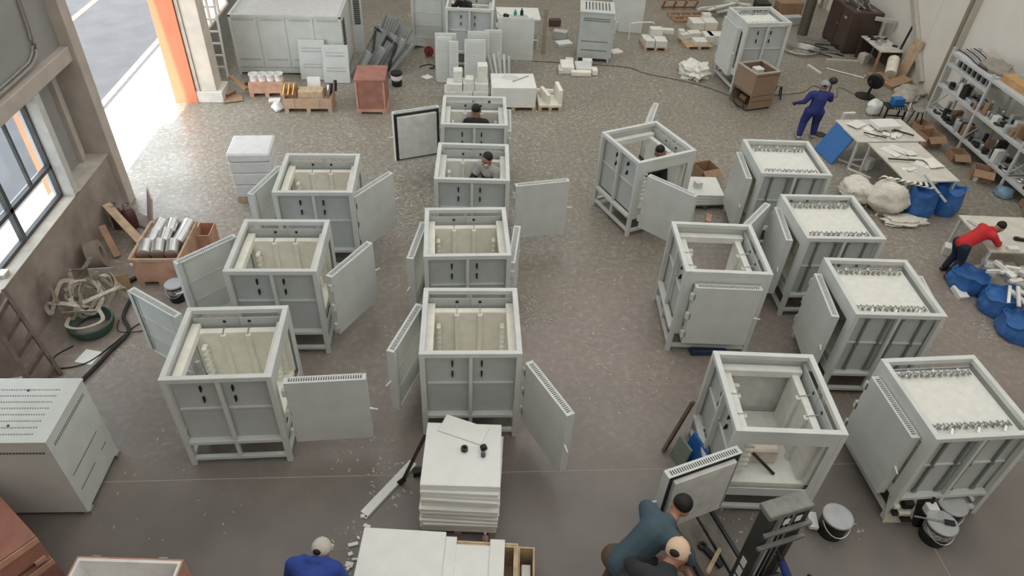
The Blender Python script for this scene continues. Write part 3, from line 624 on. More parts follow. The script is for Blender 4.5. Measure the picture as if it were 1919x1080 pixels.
tb = MB().lathe([(.3, .0), (.36, .12), (.36, .2), (.33, .21), (.31, .12), (.26, .06)], 26, closed=True).build('green_tub', mat('dark_green', (66, 88, 76), .6, 0, .08, 8), None, True); tb.location = (-6.2, 9.02, 0); tag(tb, 'dark green ring of rolled hose lying before the heap of slings', 'hose coil')
o = MB().ribbon(spline([(-6.55, 9.1, .2), (-6.45, 8.8, .26), (-6.15, 8.72, .3), (-5.95, 8.95, .26), (-6.1, 9.2, .28)], 6), .06, .008, (0, .3, 1)).build('loose_sling', WEB); tag(o, 'beige strap draped across the dark green hose coil', 'sling')
o = MB().tube(spline([(-5.82, 9.8, .05), (-5.8, 9.3, .04), (-5.58, 8.9, .04), (-5.7, 8.46, .04), (-5.8, 8.1, .04), (-5.9, 7.8, .04), (-6.0, 7.5, .04)], 6), .032).build('black_hose', RUBBER, smooth=True); tag(o, 'thick black hose snaking over the floor past the white sheet', 'hose')
o = MB().tube(spline([(-6.35, 8.6, .015), (-6.55, 8.35, .015), (-6.4, 8.1, .015), (-6.0, 8.2, .015), (-5.75, 8.6, .015), (-5.5, 9.1, .02), (-5.25, 9.15, .015), (-5.35, 8.95, .015), (-5.7, 8.85, .09), (-5.85, 9.2, .03)], 6), .01).build('thin_cable', BLACK, smooth=True); tag(o, 'thin dark cable looping around the thick black hose', 'cable')
slab('white_sheet', 'white square sheet lying on the floor by the thick black hose', 'sheet', (-6.02, 8.35, 0), (.3, .3, .008), PAPER, -.25)
# ------------------------------------------------------------------ far left: big cabinet, doors, crates
bc = empty('large_cabinet', (-4.75, 20.45, 0), 0, 'very wide grey cabinet of four panelled bays, film on its top', 'cabinet')
for k in range(4):
    x = -1.5 + k * .75; bx(bc, 'bay_panel', GREY, x + .02, x + .73, -.86, -.84, .12, 1.62)
    for z, a in ((1.52, .56), (.42, .56)): bx(bc, 'recess_strip', mat('strip_shade', (178, 181, 177), .6), x + .1, x + .1 + a, -.868, -.858, z, z + .05)
    bx(bc, 'plinth_strip', MATS['strip_shade'], x + .02, x + .73, -.868, -.858, .2, .24)
bx(bc, 'carcass', GREY, -1.5, 1.5, -.84, .84, .05, 1.62)
for x in (-1.5, 1.44): bx(bc, 'corner_post', GREY, x, x + .06, -.88, -.84, 0, 1.66)
bx(bc, 'top_rail', GREY, -1.5, 1.5, -.88, -.82, 1.62, 1.68); bx(bc, 'top_rail', GREY, -1.5, 1.5, .8, .86, 1.62, 1.68); bx(bc, 'top_rail', GREY, -1.5, -1.44, -.82, .8, 1.62, 1.68); bx(bc, 'top_rail', GREY, 1.44, 1.5, -.82, .8, 1.62, 1.68)
MB().box(-1.2, 1.42, -.8, .78, 1.62, 1.67).build('film_cover', FILM, bc, False, .02)
for k in range(12): bx(bc, 'louvre', DARK, 1.5, 1.515, -.7, -.3, .5 + k * .085, .54 + k * .085)
def panel_door(loc, w, h, rz, rx, label, name='cabinet_door', group=None, ribs=2):
    r = empty(name, loc, rz, label, 'panel', group); r.rotation_euler = (rx, 0, rz)
    bx(r, 'panel_sheet', GREY, -w / 2, w / 2, -.04, .04, 0, h, .006)
    for k in range(ribs):
        z = h * (.3 + .4 * k / max(1, ribs - 1)); bx(r, 'recess_strip', MATS['strip_shade'], -w * .36, w * .36, -.046, -.04, z, z + .04); bx(r, 'recess_strip', MATS['strip_shade'], -w * .36, w * .36, -.046, -.04, z + .09, z + .12)
    return r
panel_door((-4.12, 19.3, 0), .72, 1.08, 0, math.radians(-12), 'grey panelled door leaning on the large cabinet behind the packed timber crate')
panel_door((-3.45, 19.1, 0), .72, 1.02, 0, math.radians(-13), 'grey panelled door leaning on the large cabinet next to the red plywood case')
# sheets leaning in a sheaf
for k, (x, y, w, h, rz, rx) in enumerate(((-2.85, 20.2, .5, 1.25, -55, -38), (-2.55, 20.0, .55, 1.2, -55, -40), (-2.35, 19.6, .3, 1.3, -52, -48), (-2.75, 19.5, .4, 1.0, -60, -42), (-2.15, 20.6, .6, 1.15, -50, -40), (-2.5, 20.9, .55, 1.3, -48, -32), (-2.2, 19.5, .22, 1.3, -53, -55), (-3.0, 19.3, .4, .9, -65, -35))):
    r = empty('grey_profile', (x, y, 0), 0, 'folded grey sheet-metal panel in the leaning sheaf beside the large cabinet', 'panel', 'leaning sheaf of panels'); r.rotation_euler = (math.radians(rx), 0, math.radians(rz + 0)); GP = mat('profile_grey', (150, 153, 149), .5)
    bx(r, 'sheet_face', GP, -w / 2, w / 2, -.012, .012, 0, h); bx(r, 'folded_edge', GP, w / 2 - .012, w / 2, -.07, -.012, 0, h); bx(r, 'folded_edge', GP, -w / 2, -w / 2 + .012, -.07, -.012, 0, h)
    for q in range(4): bx(r, 'crease', mat('crease_grey', (126, 128, 124), .6), -w / 2 + .02 + q * w / 4.4, -w / 2 + .035 + q * w / 4.4, -.022, -.012, h * .1, h * .95)
bf = empty('bent_steel_bracket', (-2.1, 19.9, 0), math.radians(-40), 'dark angled steel frame lying over the leaning sheaf of panels', 'frame')
for a, b_ in (((-.9, .5, .95), (.1, .3, .75)), ((.1, .3, .75), (.35, -.5, .04)), ((-.9, .5, .95), (-.3, -.4, .06)), ((.1, .22, .6), (.3, -.35, .1))): MB().bar(a, b_, .06, .06).build('frame_bar', DARK, bf)
o = MB().box(-.7, .7, -.5, .5, 0, .015).build('sheet_metal', MATS['profile_grey']); o.location = (-1.75, 22.1, .25); o.rotation_euler = (.2, .3, .5); tag(o, 'large flat grey metal sheet propped behind the leaning sheaf', 'sheet')
bp_ = empty('louvred_sheet', (-3.05, 21.4, 0), .1, 'narrow grey panel with black louvre slots standing behind the large cabinet', 'panel'); bx(bp_, 'panel_sheet', GREY, -.15, .15, -.02, .02, 0, 1.7)
for k in range(14): bx(bp_, 'louvre', DARK, -.09, .09, -.026, -.02, .85 + k * .055, .885 + k * .055)
# red plywood case
rc = empty('red_plywood_case', (-2.31, 17.66, 0), 0, 'closed red-brown plywood case on skids near the padded kiln door', 'case')
bx(rc, 'case_body', PLYR, -.38, .38, -.48, .48, .12, .9)
for x in (-.33, .33): bx(rc, 'skid', PLYP, x - .06, x + .06, -.48, .48, 0, .12)
bx(rc, 'bottom_batten', PLYP, -.38, .38, -.5, -.48, .06, .14)
for y in (-.485, .0, .3): bx(rc, 'lid_board', PLYR, -.4, .4, y, y + (.48 if y < 0 else .29 if y < .2 else .19), .9, .925)
for x in (-.37, .33): bx(rc, 'corner_batten', PLYP, x, x + .04, -.5, -.48, .14, .88)
bucket((-1.78, 19.0, 0), .16, .38, 'black bucket with white label band behind the red plywood case', band=WHITEP, lid=BLACK)
# box with four white tubs
fb = open_crate('tub_box', 'low plywood box carrying four white plastic tubs by the large cabinet', (-5.2, 18.35, 0), .9, .45, .34, .08, PLYP, None, True)
bx(fb, 'top_board', PLYP, -.45, .45, -.225, .225, .34, .355)
for k in range(4):
    o = MB().lathe([(.1, 0), (.12, .17), (.13, .18), (.13, .2), (.118, .2), (.105, .02)], 20).build('white_tub', WHITEP, None, True); o.location = (-5.52 + k * .215, 18.36 + .015 * k, .355); tag(o, 'open white plastic tub on the low plywood box', 'tub', 'row of white tubs')
# packed timber crate
pc = open_crate('packed_crate', 'open timber crate packed with fittings and a white sheet, yellow sticker on its side', (-3.95, 17.6, 0), 1.22, .75, .37, .02, mat('kraft_ply', (186, 158, 134), .75, 0, .05), None, True)
bx(pc, 'sticker', mat('yellow_print', (216, 170, 84), .6), -.08, .02, -.379, -.375, .18, .27); bx(pc, 'sticker_core', PLYP, -.055, -.005, -.381, -.379, .2, .245)
for x in (-.35, .28): bx(pc, 'side_batten', WOOD, x - .01, x + .01, -.385, -.375, .1, .37)
slab('carton', 'beige carton lying in the packed timber crate', 'carton', (-3.87, 17.5, .3), (.62, .35, .22), WOOD, .03)
slab('white_sheet', 'upright white sheet in the packed timber crate', 'sheet', (-3.85, 17.85, .35), (.34, .02, .33), PAPER, 0, -.3)
slab('kraft_carton', 'kraft carton on end in the packed timber crate', 'carton', (-4.4, 17.6, .3), (.3, .3, .3), CARD, .1)
for k in range(4): 
    o = MB().tube([(-3.45 + .05 * k, 17.5 + .1 * k, .35), (-3.4 + .04 * k, 17.55 + .1 * k, .62)], .045, 8).build('pipe_fitting', DARK if k % 2 else STEEL, smooth=True); tag(o, 'dark upright pipe fitting packed in the timber crate' if k % 2 else 'bright upright pipe fitting packed in the timber crate', 'fitting', 'fittings in the packed crate')
for k in range(3):
    o = MB().bar((-4.55 + .12 * k, 17.35, .42), (-4.5 + .12 * k, 17.5, .66), .03, .06).build('brass_fitting', mat('brass', (196, 150, 84), .4, .5)); tag(o, 'brass strap in front of the kraft carton in the timber crate', 'fitting', 'brass straps')
o = MB().blob((0, 0, .08), (.16, .14, .14), 16, 10, .25, 4, 0.0).build('plastic_bag', FILM, None, True); o.location = (-4.75, 17.35, 0); tag(o, 'crumpled white plastic bag at the corner of the packed timber crate', 'bag')
slab('white_slab', 'white slab on the floor under the tub box', 'slab', (-4.95, 17.9, 0), (.3, .2, .04), PAPER, .1)
# cardboard heap and ladder by the far gate column
for k, (x, y, w, d, rz, rx, lb) in enumerate(((-5.95, 18.35, .6, .16, -.6, -.5, 'long cardboard strip tilted on the pile at the gate column'), (-6.05, 17.95, .5, .45, .3, .0, 'flat cardboard piece on the floor at the gate column'), (-6.15, 18.1, .35, .3, 1.0, -1.0, 'cardboard piece standing on edge at the gate column'), (-5.8, 18.9, .3, .3, .4, -.7, 'folded cardboard box behind the tilted strip'))):
    slab('cardboard_piece', lb, 'cardboard', (x, y, .02 + .06 * (k == 0) * 4), (w, d, .03 if k else .06), CARD, rz, rx if k != 0 else -.2, .35 if k == 0 else 0)
wl_ = empty('white_ladder', (-6.68, 19.35, 0), 0, 'white steel ladder standing behind the pale gate column', 'ladder')
for x in (-.16, .16): MB().bar((x, 0, 0), (x - .05, .45, 2.6), .05, .05).build('ladder_rail', WHITEP, wl_)
for k in range(8): MB().bar((-.16 - .005 * k, .05 + .055 * k, .28 + k * .31), (.16 - .005 * k, .05 + .055 * k, .28 + k * .31), .04, .04).build('rung', WHITEP, wl_)
# ------------------------------------------------------------------ far centre
kiln((.32, 20.95), -4, 'open grey kiln with a worker in black, at the far side of the perforated panels', doors=[(-.42, 21.75, 170, H_), (1.08, 20.12, -1, H_)], fibre=FIBRE)
PERF = mat('perforated_sheet', (186, 188, 184), .5, 0, .03)
def perf_panel(x, y, w, h, rz, rx, label, group=None, holes=True):
    r = empty('perforated_panel', (x, y, 0), 0, label, 'panel', group); r.rotation_euler = (math.radians(rx), 0, math.radians(rz))
    bx(r, 'panel_sheet', GREY, -w / 2, w / 2, -.03, .03, 0, h, .012)
    if holes:
        m = MB(); n = int(w / .055); k = int(h / .055)
        for j in range(2, k - 1):
            for i in range(1, n):
                u = -w / 2 + i * w / n + (.5 * w / n if j % 2 else 0)
                if u < w / 2 - .04: m.box(u - .009, u + .009, -.0325, -.03, j * h / k - .009, j * h / k + .009)
        o = m.build('perforation', mat('hole_shadow', (120, 122, 118), .8), r); o['kind'] = 'stuff'
    return r
perf_panel(-.4, 19.35, .6, 1.32, 0, -10, 'widest plain grey panel of the leaning group in front of the far kiln', holes=False)
perf_panel(-.45, 19.24, .45, 1.26, -2, -9, 'grey perforated panel leaning on the plain wide panel', holes=True)
perf_panel(-.17, 19.1, .26, 1.2, 2, -9, 'narrow perforated panel at the front of the leaning group')
perf_panel(.42, 19.1, .6, 1.25, 0, -10, 'broad perforated panel leaning behind the white block stack')
perf_panel(.52, 19.4, .62, 1.36, 0, -10, 'broad perforated panel behind another one, its top edge showing')
perf_panel(.95, 19.55, .5, 1.36, 3, -11, 'perforated panel half hidden by the slatted grey strips')
for k in range(5):
    o = MB().box(-.035, .035, -.03, .03, 0, .9 - .04 * abs(k - 2)).build('grey_strip', GREY if k % 2 else GREYD, None, False, .006); o.location = (1.0 + .1 * k, 19.15 - .02 * k, 0); o.rotation_euler = (math.radians(-15), math.radians(-14 + 3 * k), 0); tag(o, 'narrow grey metal strip in the fan leaning by the far kiln door', 'strip', 'fan of grey strips')
# cable reel, floor sheet, bucket
cr = empty('cable_reel', (-.95, 21.1, 0), .2, 'red cable reel on a small stand beside the far kiln', 'cable reel'); cr.scale = (.75,) * 3
for s in (-1, 1): MB().lathe([(.02, 0), (.19, 0), (.19, .02), (.02, .02)], 22, closed=True).build('reel_flange', mat('red_plastic', (146, 62, 58), .5), cr, True, loc=(0, s * .06, .24)).rotation_euler = (PI / 2, 0, 0)
MB().lathe([(.02, -.06), (.11, -.06), (.11, .06), (.02, .06)], 18, closed=True).build('wound_cable', mat('red_cable', (120, 40, 40), .6), cr, True, loc=(0, 0, .24)).rotation_euler = (PI / 2, 0, 0)
for s in (-1, 1): MB().tube([(-.13, s * .09, .01), (0, s * .09, .24), (.13, s * .09, .01)], .012, 6).build('stand', BLACK, cr, True)
slab('white_sheet', 'white square sheet lying flat on the floor in front of the red cable reel', 'sheet', (-.95, 19.6, 0), (.26, .26, .01), PAPER, .75)
o = MB().tube(spline([(-1.2, 20.3, .012), (-.95, 20.5, .012), (-.75, 20.35, .012), (-.9, 20.2, .012), (-.7, 20.2, .012)], 5), .014).build('cable_snip', BLACK); tag(o, 'short snarl of black cable on the floor below the red cable reel', 'cable')
# stacked white blocks
rnd = random.Random(9)
blk = [(-.05, 18.12, .75, .5, 0, .34), (.55, 18.15, .42, .5, 0, .34), (-.15, 18.1, .42, .4, .34, .2), (.22, 18.12, .3, .4, .34, .22), (.58, 18.15, .36, .4, .34, .2), (-.06, 18.2, .24, .3, .54, .3), (.6, 18.2, .26, .3, .54, .45), (.25, 18.1, .22, .3, .56, .1)]
for k, (x, y, w, d, z, h) in enumerate(blk):
    slab('fibre_block', 'white fibre block in the stepped stack behind the far open kiln row', 'block', (x, y, z), (w, d, h - .004), FIBRE, rnd.uniform(-.05, .05), group='stepped stack of white blocks', bevel=.008)
# big white boxed boards
pallet((1.42, 17.95, 0), 1.2, .95, 0, 'pallet under the big white block of boards at the far end')
z = .1
for k, h in enumerate((.2, .2, .15)): slab('board_pack', ('topmost white board pack with papers on it, beside the angled fibre corner pieces' if k == 2 else 'white board pack in the big pale block on the far pallet'), 'board pack', (1.42, 17.95, z), (1.18, .95, h - .003), PAPER, .01 * k, group=None if k == 2 else 'packs on the far pallet', bevel=.006); z += h
slab('drawing_sheet', 'grey sheet of paper lying on the big white board pack', 'paper', (1.35, 18.15, z), (.42, .3, .004), mat('grey_paper', (206, 206, 200), .8), -.5)
o = MB().bar((1.4, 17.85, z + .012), (1.85, 18.25, z + .012), .02, .02).build('measuring_rod', STEEL); tag(o, 'thin metal rod lying across the big white board pack', 'rod')
pallet((2.42, 17.85, 0), .65, .7, 0, 'small pallet under the angled fibre corner pieces')
slab('corner_slab', 'flat white fibre slab on the small pallet', 'slab', (2.42, 17.85, .1), (.62, .66, .06), FIBREW, 0)
for x, rz, h, lb in ((2.3, .25, .26, 'upright white fibre wedge, lower of the pair on the small pallet'), (2.66, .1, .4, 'upright white fibre wedge, taller of the pair on the small pallet')): slab('fibre_wedge', lb, 'block', (x, 17.85, .16), (.1, .6, h), FIBREW, rz)
o = MB().bar((2.05, 18.15, .3), (2.55, 18.05, .32), .08, .08).build('fibre_bar', FIBREW); tag(o, 'short white fibre bar bridging the wedges on the small pallet', 'bar')
# workbench behind the far kiln
wb = empty('work_table', (1.75, 22.35, 0), 0, 'cluttered work table behind the far kiln door', 'table')
bx(wb, 'table_top', PAPER, -.6, .75, -.55, .55, .92, .96)
for x in (-.55, .7):
    for y in (-.5, .5): bx(wb, 'leg', GREY, x - .03, x + .03, y - .03, y + .03, 0, .92)
bx(wb, 'apron', GREYD, -.58, .73, -.54, -.52, .5, .92)
for x, c_, h, lb in ((1.72, (60, 170, 130), .2, 'green bottle on the cluttered work table'), (1.92, (40, 44, 42), .24, 'black bottle on the cluttered work table')):
    o = MB().lathe([(.05, 0), (.05, h * .65), (.02, h * .8), (.02, h), (0, h)], 12).build('bottle', mat('bottle%d' % c_[0], c_, .25), None, True); o.location = (x, 22.1, .96); tag(o, lb, 'bottle')
o = MB().blob((0, 0, .07), (.1, .09, .09), 12, 8, .2, 5, 0).build('dark_rag', BLACK, None, True); o.location = (1.42, 21.83, .96); tag(o, 'dark crumpled rag at the edge of the work table', 'rag')
slab('tool_tray', 'grey tool tray askew on the work table', 'tray', (1.85, 22.0, .96), (.5, .2, .03), GREYD, .4)
slab('paper_stack', 'white paper stack on the work table', 'paper', (1.4, 22.3, .96), (.4, .4, .03), PAPER, .2)
slab('door_strip', 'brownish upright strip standing at the side of the work table', 'strip', (2.62, 21.6, 0), (.12, .06, 1.35), mat('pale_brown', (160, 146, 126), .7), 0, -.05)
# louvred grey cabinet
lc = empty('louvred_cabinet', (4.15, 21.45, 0), math.radians(-8), 'tall grey sheet cabinet with slotted top standing behind the film-wrapped box', 'cabinet')
bx(lc, 'body', GREYD, -.5, .5, -.5, .5, .1, 1.48, .006)
for x in (-.47, .47):
    for y in (-.47, .47): bx(lc, 'leg', GREYD, x - .03, x + .03, y - .03, y + .03, 0, .1)
bx(lc, 'top_sheet', GREY, -.52, .52, -.52, .52, 1.48, 1.51)
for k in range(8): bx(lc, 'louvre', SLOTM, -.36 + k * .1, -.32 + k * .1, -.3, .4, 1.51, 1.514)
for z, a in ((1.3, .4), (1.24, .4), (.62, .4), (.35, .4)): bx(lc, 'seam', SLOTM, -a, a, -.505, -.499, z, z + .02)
dh = MB().tube([(0, 0, 0), (.1, 0, 0), (.1, 0, .3), (0, 0, .3)], .016, 6).build('grab_handle', WHITEP, lc, True); dh.location = (.56, -.2, .85)
bx(lc, 'door_edge', GREY, .5, .56, -.45, .4, .12, 1.3)
panel_door((5.6, 23.6, 0), 1.1, 1.5, math.radians(-10), math.radians(-8), 'large plain grey panel standing behind the louvred cabinet', 'steel_sheet', ribs=0)
o = MB().tube(spline([(5.6, 22.9, 0), (5.6, 22.9, .45), (5.7, 22.9, .55), (6.3, 23.0, .55), (6.4, 23, .5)], 4), .022, 8).build('push_handle', WHITEP, smooth=True); tag(o, 'bent white tube handle standing near the grey panel', 'handle')
for k, (x, y, w, d, h, rz, m_, lb) in enumerate(((3.35, 22.3, .5, .35, .1, .3, PAPER, 'white slab on a low block left of the louvred cabinet'), (3.3, 22.9, .45, .3, .25, -.3, GREYD, 'grey metal box left of the louvred cabinet'), (4.95, 21.75, .4, .3, .06, .4, PAPER, 'white slab on the floor right of the louvred cabinet'))):
    slab('offcut_slab', lb, 'block', (x, y, 0), (w, d, h), m_, rz)
bg_ = MB().box(-.2, .2, -.1, .1, 0, .24).build('tool_bag', mat('brown_canvas', (92, 76, 64), .8), None, False, .03); bg_.location = (3.24, 24.05, 0); bg_.rotation_euler = (0, 0, .1); tag(bg_, 'small brown canvas tool bag alone on the far floor', 'bag')
# film-wrapped fibre box
fw = empty('wrapped_bundle', (3.5, 20.2, 0), -.05, 'low bundle of white fibre pieces under crumpled clear film', 'bundle')
for k, (x, y, w, d, h) in enumerate(((-.3, .05, .4, .6, .22), (.2, .1, .5, .55, .18), (.1, -.3, .6, .18, .14), (-.5, -.1, .14, .4, .15), (.52, -.15, .16, .3, .17), (-.2, .5, .25, .18, .2), (.35, .48, .3, .2, .2))): bx(fw, 'fibre_piece', FILM if k % 2 else FIBREW, x - w / 2, x + w / 2, y - d / 2, y + d / 2, 0, h, .02)
# pallets with white bricks
def brick_pallet(x, y, w, d, rz, bricks, label, glabel, group):
    pallet((x, y, 0), w, d, rz, label)
    for (bx_, by_, bw, bd, z, bh, brz) in bricks:
        p = rotv((bx_, by_, 0), rz); slab('fibre_brick', glabel, 'brick', (x + p.x, y + p.y, .1 + z), (bw, bd, bh), FIBRE, rz + brz, group=group, bevel=.008)
brick_pallet(6.3, 22.35, .78, .8, 0, [(-.2, .1, .3, .5, 0, .16, 0), (.18, -.12, .38, .46, 0, .2, 0), (-.2, -.28, .3, .22, 0, .22, 0), (.1, .3, .4, .3, .2, .2, 0), (.5, .45, .45, .2, .18, .14, -.1), (.12, .28, .38, .28, 0, .2, 0)], 'small pallet with a single heap of white bricks, away from the other pallets', 'white fibre brick on the pallet standing alone', 'bricks on the lone pallet')
brick_pallet(7.78, 22.6, .9, .95, .05, [(-.35, .25, .3, .25, 0, .18, .3), (.02, .35, .42, .3, 0, .2, .1), (.05, -.2, .42, .4, 0, .14, 0), (.42, .1, .3, .5, 0, .22, 0), (-.42, .35, .2, .2, .16, .1, 0)], 'pallet with loose white bricks scattered over it', 'white fibre brick scattered on the pallet in the middle', 'bricks on the middle pallet')
brick_pallet(8.35, 23.9, .95, .9, .05, [(-.25, 0, .42, .6, 0, .26, 0), (.22, .05, .45, .6, 0, .26, 0), (.2, .35, .3, .2, .26, .12, 0)], 'pallet with two big white blocks behind the middle pallet', 'big white fibre block on the rear pallet', 'blocks on the rear pallet')
slab('fibre_block', 'white fibre block pair standing on the floor against the tall kiln', 'block', (8.45, 22.75, 0), (.5, .45, .32), FIBRE, .05)
# cloth pile
o = MB().blob((0, 0, .12), (.42, .48, .26), 40, 24, .34, 8, 0.0, freq=4.5).build('white_cloth', mat('white_cloth', (226, 224, 214), .95, 0, .03), None, True); o.location = (7.05, 20.1, 0); tag(o, 'heap of white fibre cloth alone on the floor by the tall kiln', 'cloth')
# wooden frames at the far edge
for k, (x, y, rz, rx, lb) in enumerate(((8.2, 25.1, .1, 0, 'wooden lattice frame lying flat at the far edge'), (8.1, 26.2, .05, -.9, 'wooden lattice frame tilted up behind another at the far edge'))):
    r = empty('lattice_frame', (x, y, 0), rz, lb, 'frame'); r.rotation_euler = (rx, 0, rz)
    for q in (-.62, -.2, .2, .62): bx(r, 'batten', PLY, q - .035, q + .035, -.45, .45, .0, .05)
    for q in (-.42, 0, .42): bx(r, 'cross_batten', PLY, -.65, .65, q - .035, q + .035, .05, .1)
rnd = random.Random(21)
for k in range(9):
    o = MB().obox((9.55 + rnd.uniform(-.5, .7), 25.7 + rnd.uniform(-.3, .5), .08 + .05 * k), (1.1, .12, .05), rz=rnd.uniform(-.5, .6), ry=rnd.uniform(-.1, .1)).build('white_strip', FIBRE); tag(o, 'white fibre strip in the loose heap at the far edge', 'strip', 'heap of strips at the far edge')
for k, (x, y, w, d, h, m_, lb) in enumerate(((11.0, 25.6, .5, .5, .5, DARK, 'dark machine housing at the far edge behind the tall kiln'), (12.0, 25.6, .9, .5, .55, CARD, 'large cardboard carton by the tall black duct'), (11.7, 24.7, 1.0, .3, .3, GREYD, 'grey wire crate base beside the tall black duct'))): slab('far_box', lb, 'box', (x, y, 0), (w, d, h), m_, .1 * k, bevel=.02)
# tall duct post
o = MB().tube([(11.9, 23.75, 0), (11.95, 23.9, 3.2)], .17, 14).build('duct_post', mat('dark_duct', (88, 82, 70), .6, 0, .08), smooth=True); tag(o, 'thick dark vertical duct standing by the brown steel cabinet', 'duct')
# brown compressor cabinet
BRN = mat('tan_paint', (150, 126, 106), .5, 0, .03)
bcx = empty('compressor_cabinet', (8.15, 18.12, 0), math.radians(17), 'tan open-topped cabinet with a compressor in its lower bay, in front of the tall kiln', 'cabinet')
bx(bcx, 'front_sheet', BRN, -.36, .42, -.42, -.4, .06, 1.05); bx(bcx, 'right_sheet', BRN, .4, .42, -.4, .4, .06, 1.05); bx(bcx, 'back_sheet', BRN, -.36, .42, .4, .42, .06, 1.05)
bx(bcx, 'left_sheet', BRN, -.36, -.34, -.4, .4, .48, 1.05); bx(bcx, 'shelf', BRN, -.34, .4, -.4, .4, .42, .45); bx(bcx, 'base', mat('tan_dark', (112, 98, 84), .6), -.4, .42, -.4, .42, .04, .08)
for a in ((-.38, .44, -.44, -.36, 1.05, 1.08), (-.38, .44, .36, .44, 1.05, 1.08), (-.38, -.3, -.36, .36, 1.05, 1.08), (.36, .44, -.36, .36, 1.05, 1.08)): bx(bcx, 'rim', mat('tan_rim', (168, 158, 142), .5), *a)
for z in (.98, .42, .26): bx(bcx, 'groove', mat('tan_groove', (112, 94, 80), .6), -.3, .36, -.424, -.419, z, z + .025)
MB().lathe([(.09, -.13), (.09, .13)], 16).build('compressor_motor', mat('brown_motor', (120, 96, 70), .5), bcx, True, loc=(-.2, 0, .2)).rotation_euler = (PI / 2, 0, 0)
MB().tube(spline([(-.4, .2, .45), (-.52, .15, .35), (-.55, -.1, .1), (-.45, -.3, .08), (-.36, -.2, .2)], 5), .016, 6).build('air_hose', BLACK, bcx, True)
bx(bcx, 'fibre_packing', FIBRE, .02, .28, .05, .3, .7, .98, .02)
for x in (-.3, .36):
    for y in (-.36, .36): MB().lathe([(.03, 0), (.03, .04)], 8).build('castor', BLACK, bcx, loc=(x, y, 0))
def stool(x, y, h, rz, label, m_):
    s = empty('stool', (x, y, 0), rz, label, 'stool'); MB().lathe([(.15, h - .03), (.16, h - .015), (.15, h), (0, h)], 18).build('seat', m_, s, True)
    for k in range(4):
        a = k * PI / 2 + .4; MB().bar((.1 * math.cos(a), .1 * math.sin(a), h - .03), (.17 * math.cos(a), .17 * math.sin(a), 0), .025, .025).build('leg', BLACK, s)
    return s
stool(9.08, 18.55, .42, .2, 'small round stool between the compressor cabinet and the worker in blue', mat('stool_seat', (140, 136, 122), .6))
stool(12.42, 16.95, .45, .5, 'round grey stool at the end post of the steel rack', mat('stool_seat2', (150, 148, 142), .6))
# cable over the floor
o = MB().tube(spline([(2.2, 20.9, .012), (4.9, 20.6, .012), (5.6, 20.1, .012), (6.6, 19.6, .012), (7.3, 19.1, .012), (7.75, 18.6, .012)], 6), .010, 6).build('floor_cable', mat('dusty_cable', (84, 80, 72), .7), smooth=True); tag(o, 'long dark cable running over the floor to the compressor cabinet', 'cable')
o = MB().tube(spline([(9.0, 18.7, .012), (10.0, 18.9, .012), (10.6, 19.4, .012), (10.9, 18.6, .012), (11.3, 19.3, .012), (11.6, 18.8, .012)], 6), .012, 6).build('loop_cable', mat('grey_cable', (112, 104, 92), .6), smooth=True); tag(o, 'thin grey cable looping on the floor before the black fan', 'cable')
# ------------------------------------------------------------------ far right corner
BRD = mat('brown_steel', (78, 64, 56), .5, .1, .1, 3)
bs = empty('brown_steel_cabinet', (13.05, 22.8, 0), math.radians(2), 'tall dark brown steel cabinet with wires heaped on its top', 'cabinet')
bx(bs, 'carcass', BRD, -.5, .5, -.78, .78, .05, 1.32, .01)
for s in (-1, 1): bx(bs, 'door', BRD, -.52, -.5, s * .39 - .37, s * .39 + .37, .1, 1.28)
bx(bs, 'plinth', DARK, -.48, .48, -.76, .76, 0, .05); bx(bs, 'door_handle', STEEL, -.545, -.52, -.1, .1, .72, .74)
bx(bs, 'name_plate', WOOD, -.523, -.52, -.4, -.25, 1.0, 1.08)
rnd = random.Random(31)
for k in range(16):
    a = rnd.uniform(-.5, .5); x, y = 13.05 + rnd.uniform(-.3, .3), 22.8 + rnd.uniform(-.5, .5)
    o = MB().tube(sag((x - .35 * math.sin(a), y - .35 * math.cos(a), 1.335 + .01 * k), (x + .35 * math.sin(a), y + .35 * math.cos(a), 1.335 + .012 * k), 6, -.02, .06), .014, 5).build('wire_offcut', STEEL if k % 3 else DARK); tag(o, 'wire offcut in the heap on top of the brown steel cabinet', 'wire', 'wire heap on the brown cabinet')
rl = empty('support_bracket', (13.62, 21.6, 0), 0, 'grey square beam with a bracket resting beside the brown steel cabinet', 'beam'); MB().bar((-.35, .4, 1.18), (.2, .1, 1.18), .12, .1).build('beam', POST, rl); MB().bar((-.1, .2, 0), (-.1, .2, 1.13), .06, .06).build('upright', POST, rl); MB().bar((.16, .12, 1.13), (.16, .12, .95), .1, .1).build('bracket', POST, rl)
st = empty('scrap_table', (13.15, 21.2, 0), math.radians(0), 'small table heaped with metal scrap beside the brown steel cabinet', 'table')
bx(st, 'table_top', mat('worn_top', (196, 192, 184), .7, 0, .1), -.25, .5, -.75, .6, .66, .69)
for x in (-.22, .46):
    for y in (-.7, .55): bx(st, 'leg', PLY if x < 0 and y < 0 else BRD, x - .03, x + .03, y - .03, y + .03, 0, .66)
bx(st, 'side_board', BRD, .3, .33, -.7, .55, .1, .66)
for k in range(12):
    p = Vector((13.15 + rnd.uniform(-.1, .4), 21.2 + rnd.uniform(-.55, .5), .72)); o = MB().obox((0, 0, 0), (rnd.uniform(.08, .25), .05, .05), rz=rnd.uniform(0, 3)).build('metal_scrap', DARK if k % 2 else STEEL); o.location = p; tag(o, 'dark metal scrap lying on the small scrap table' if k % 2 else 'bright metal scrap lying on the small scrap table', 'scrap', 'dark scrap on the small table' if k % 2 else 'bright scrap on the small table')
slab('small_carton', 'small white carton tucked under the scrap table', 'carton', (12.95, 21.3, 0), (.25, .25, .3), mat('pale_carton', (190, 184, 168), .8), .4)
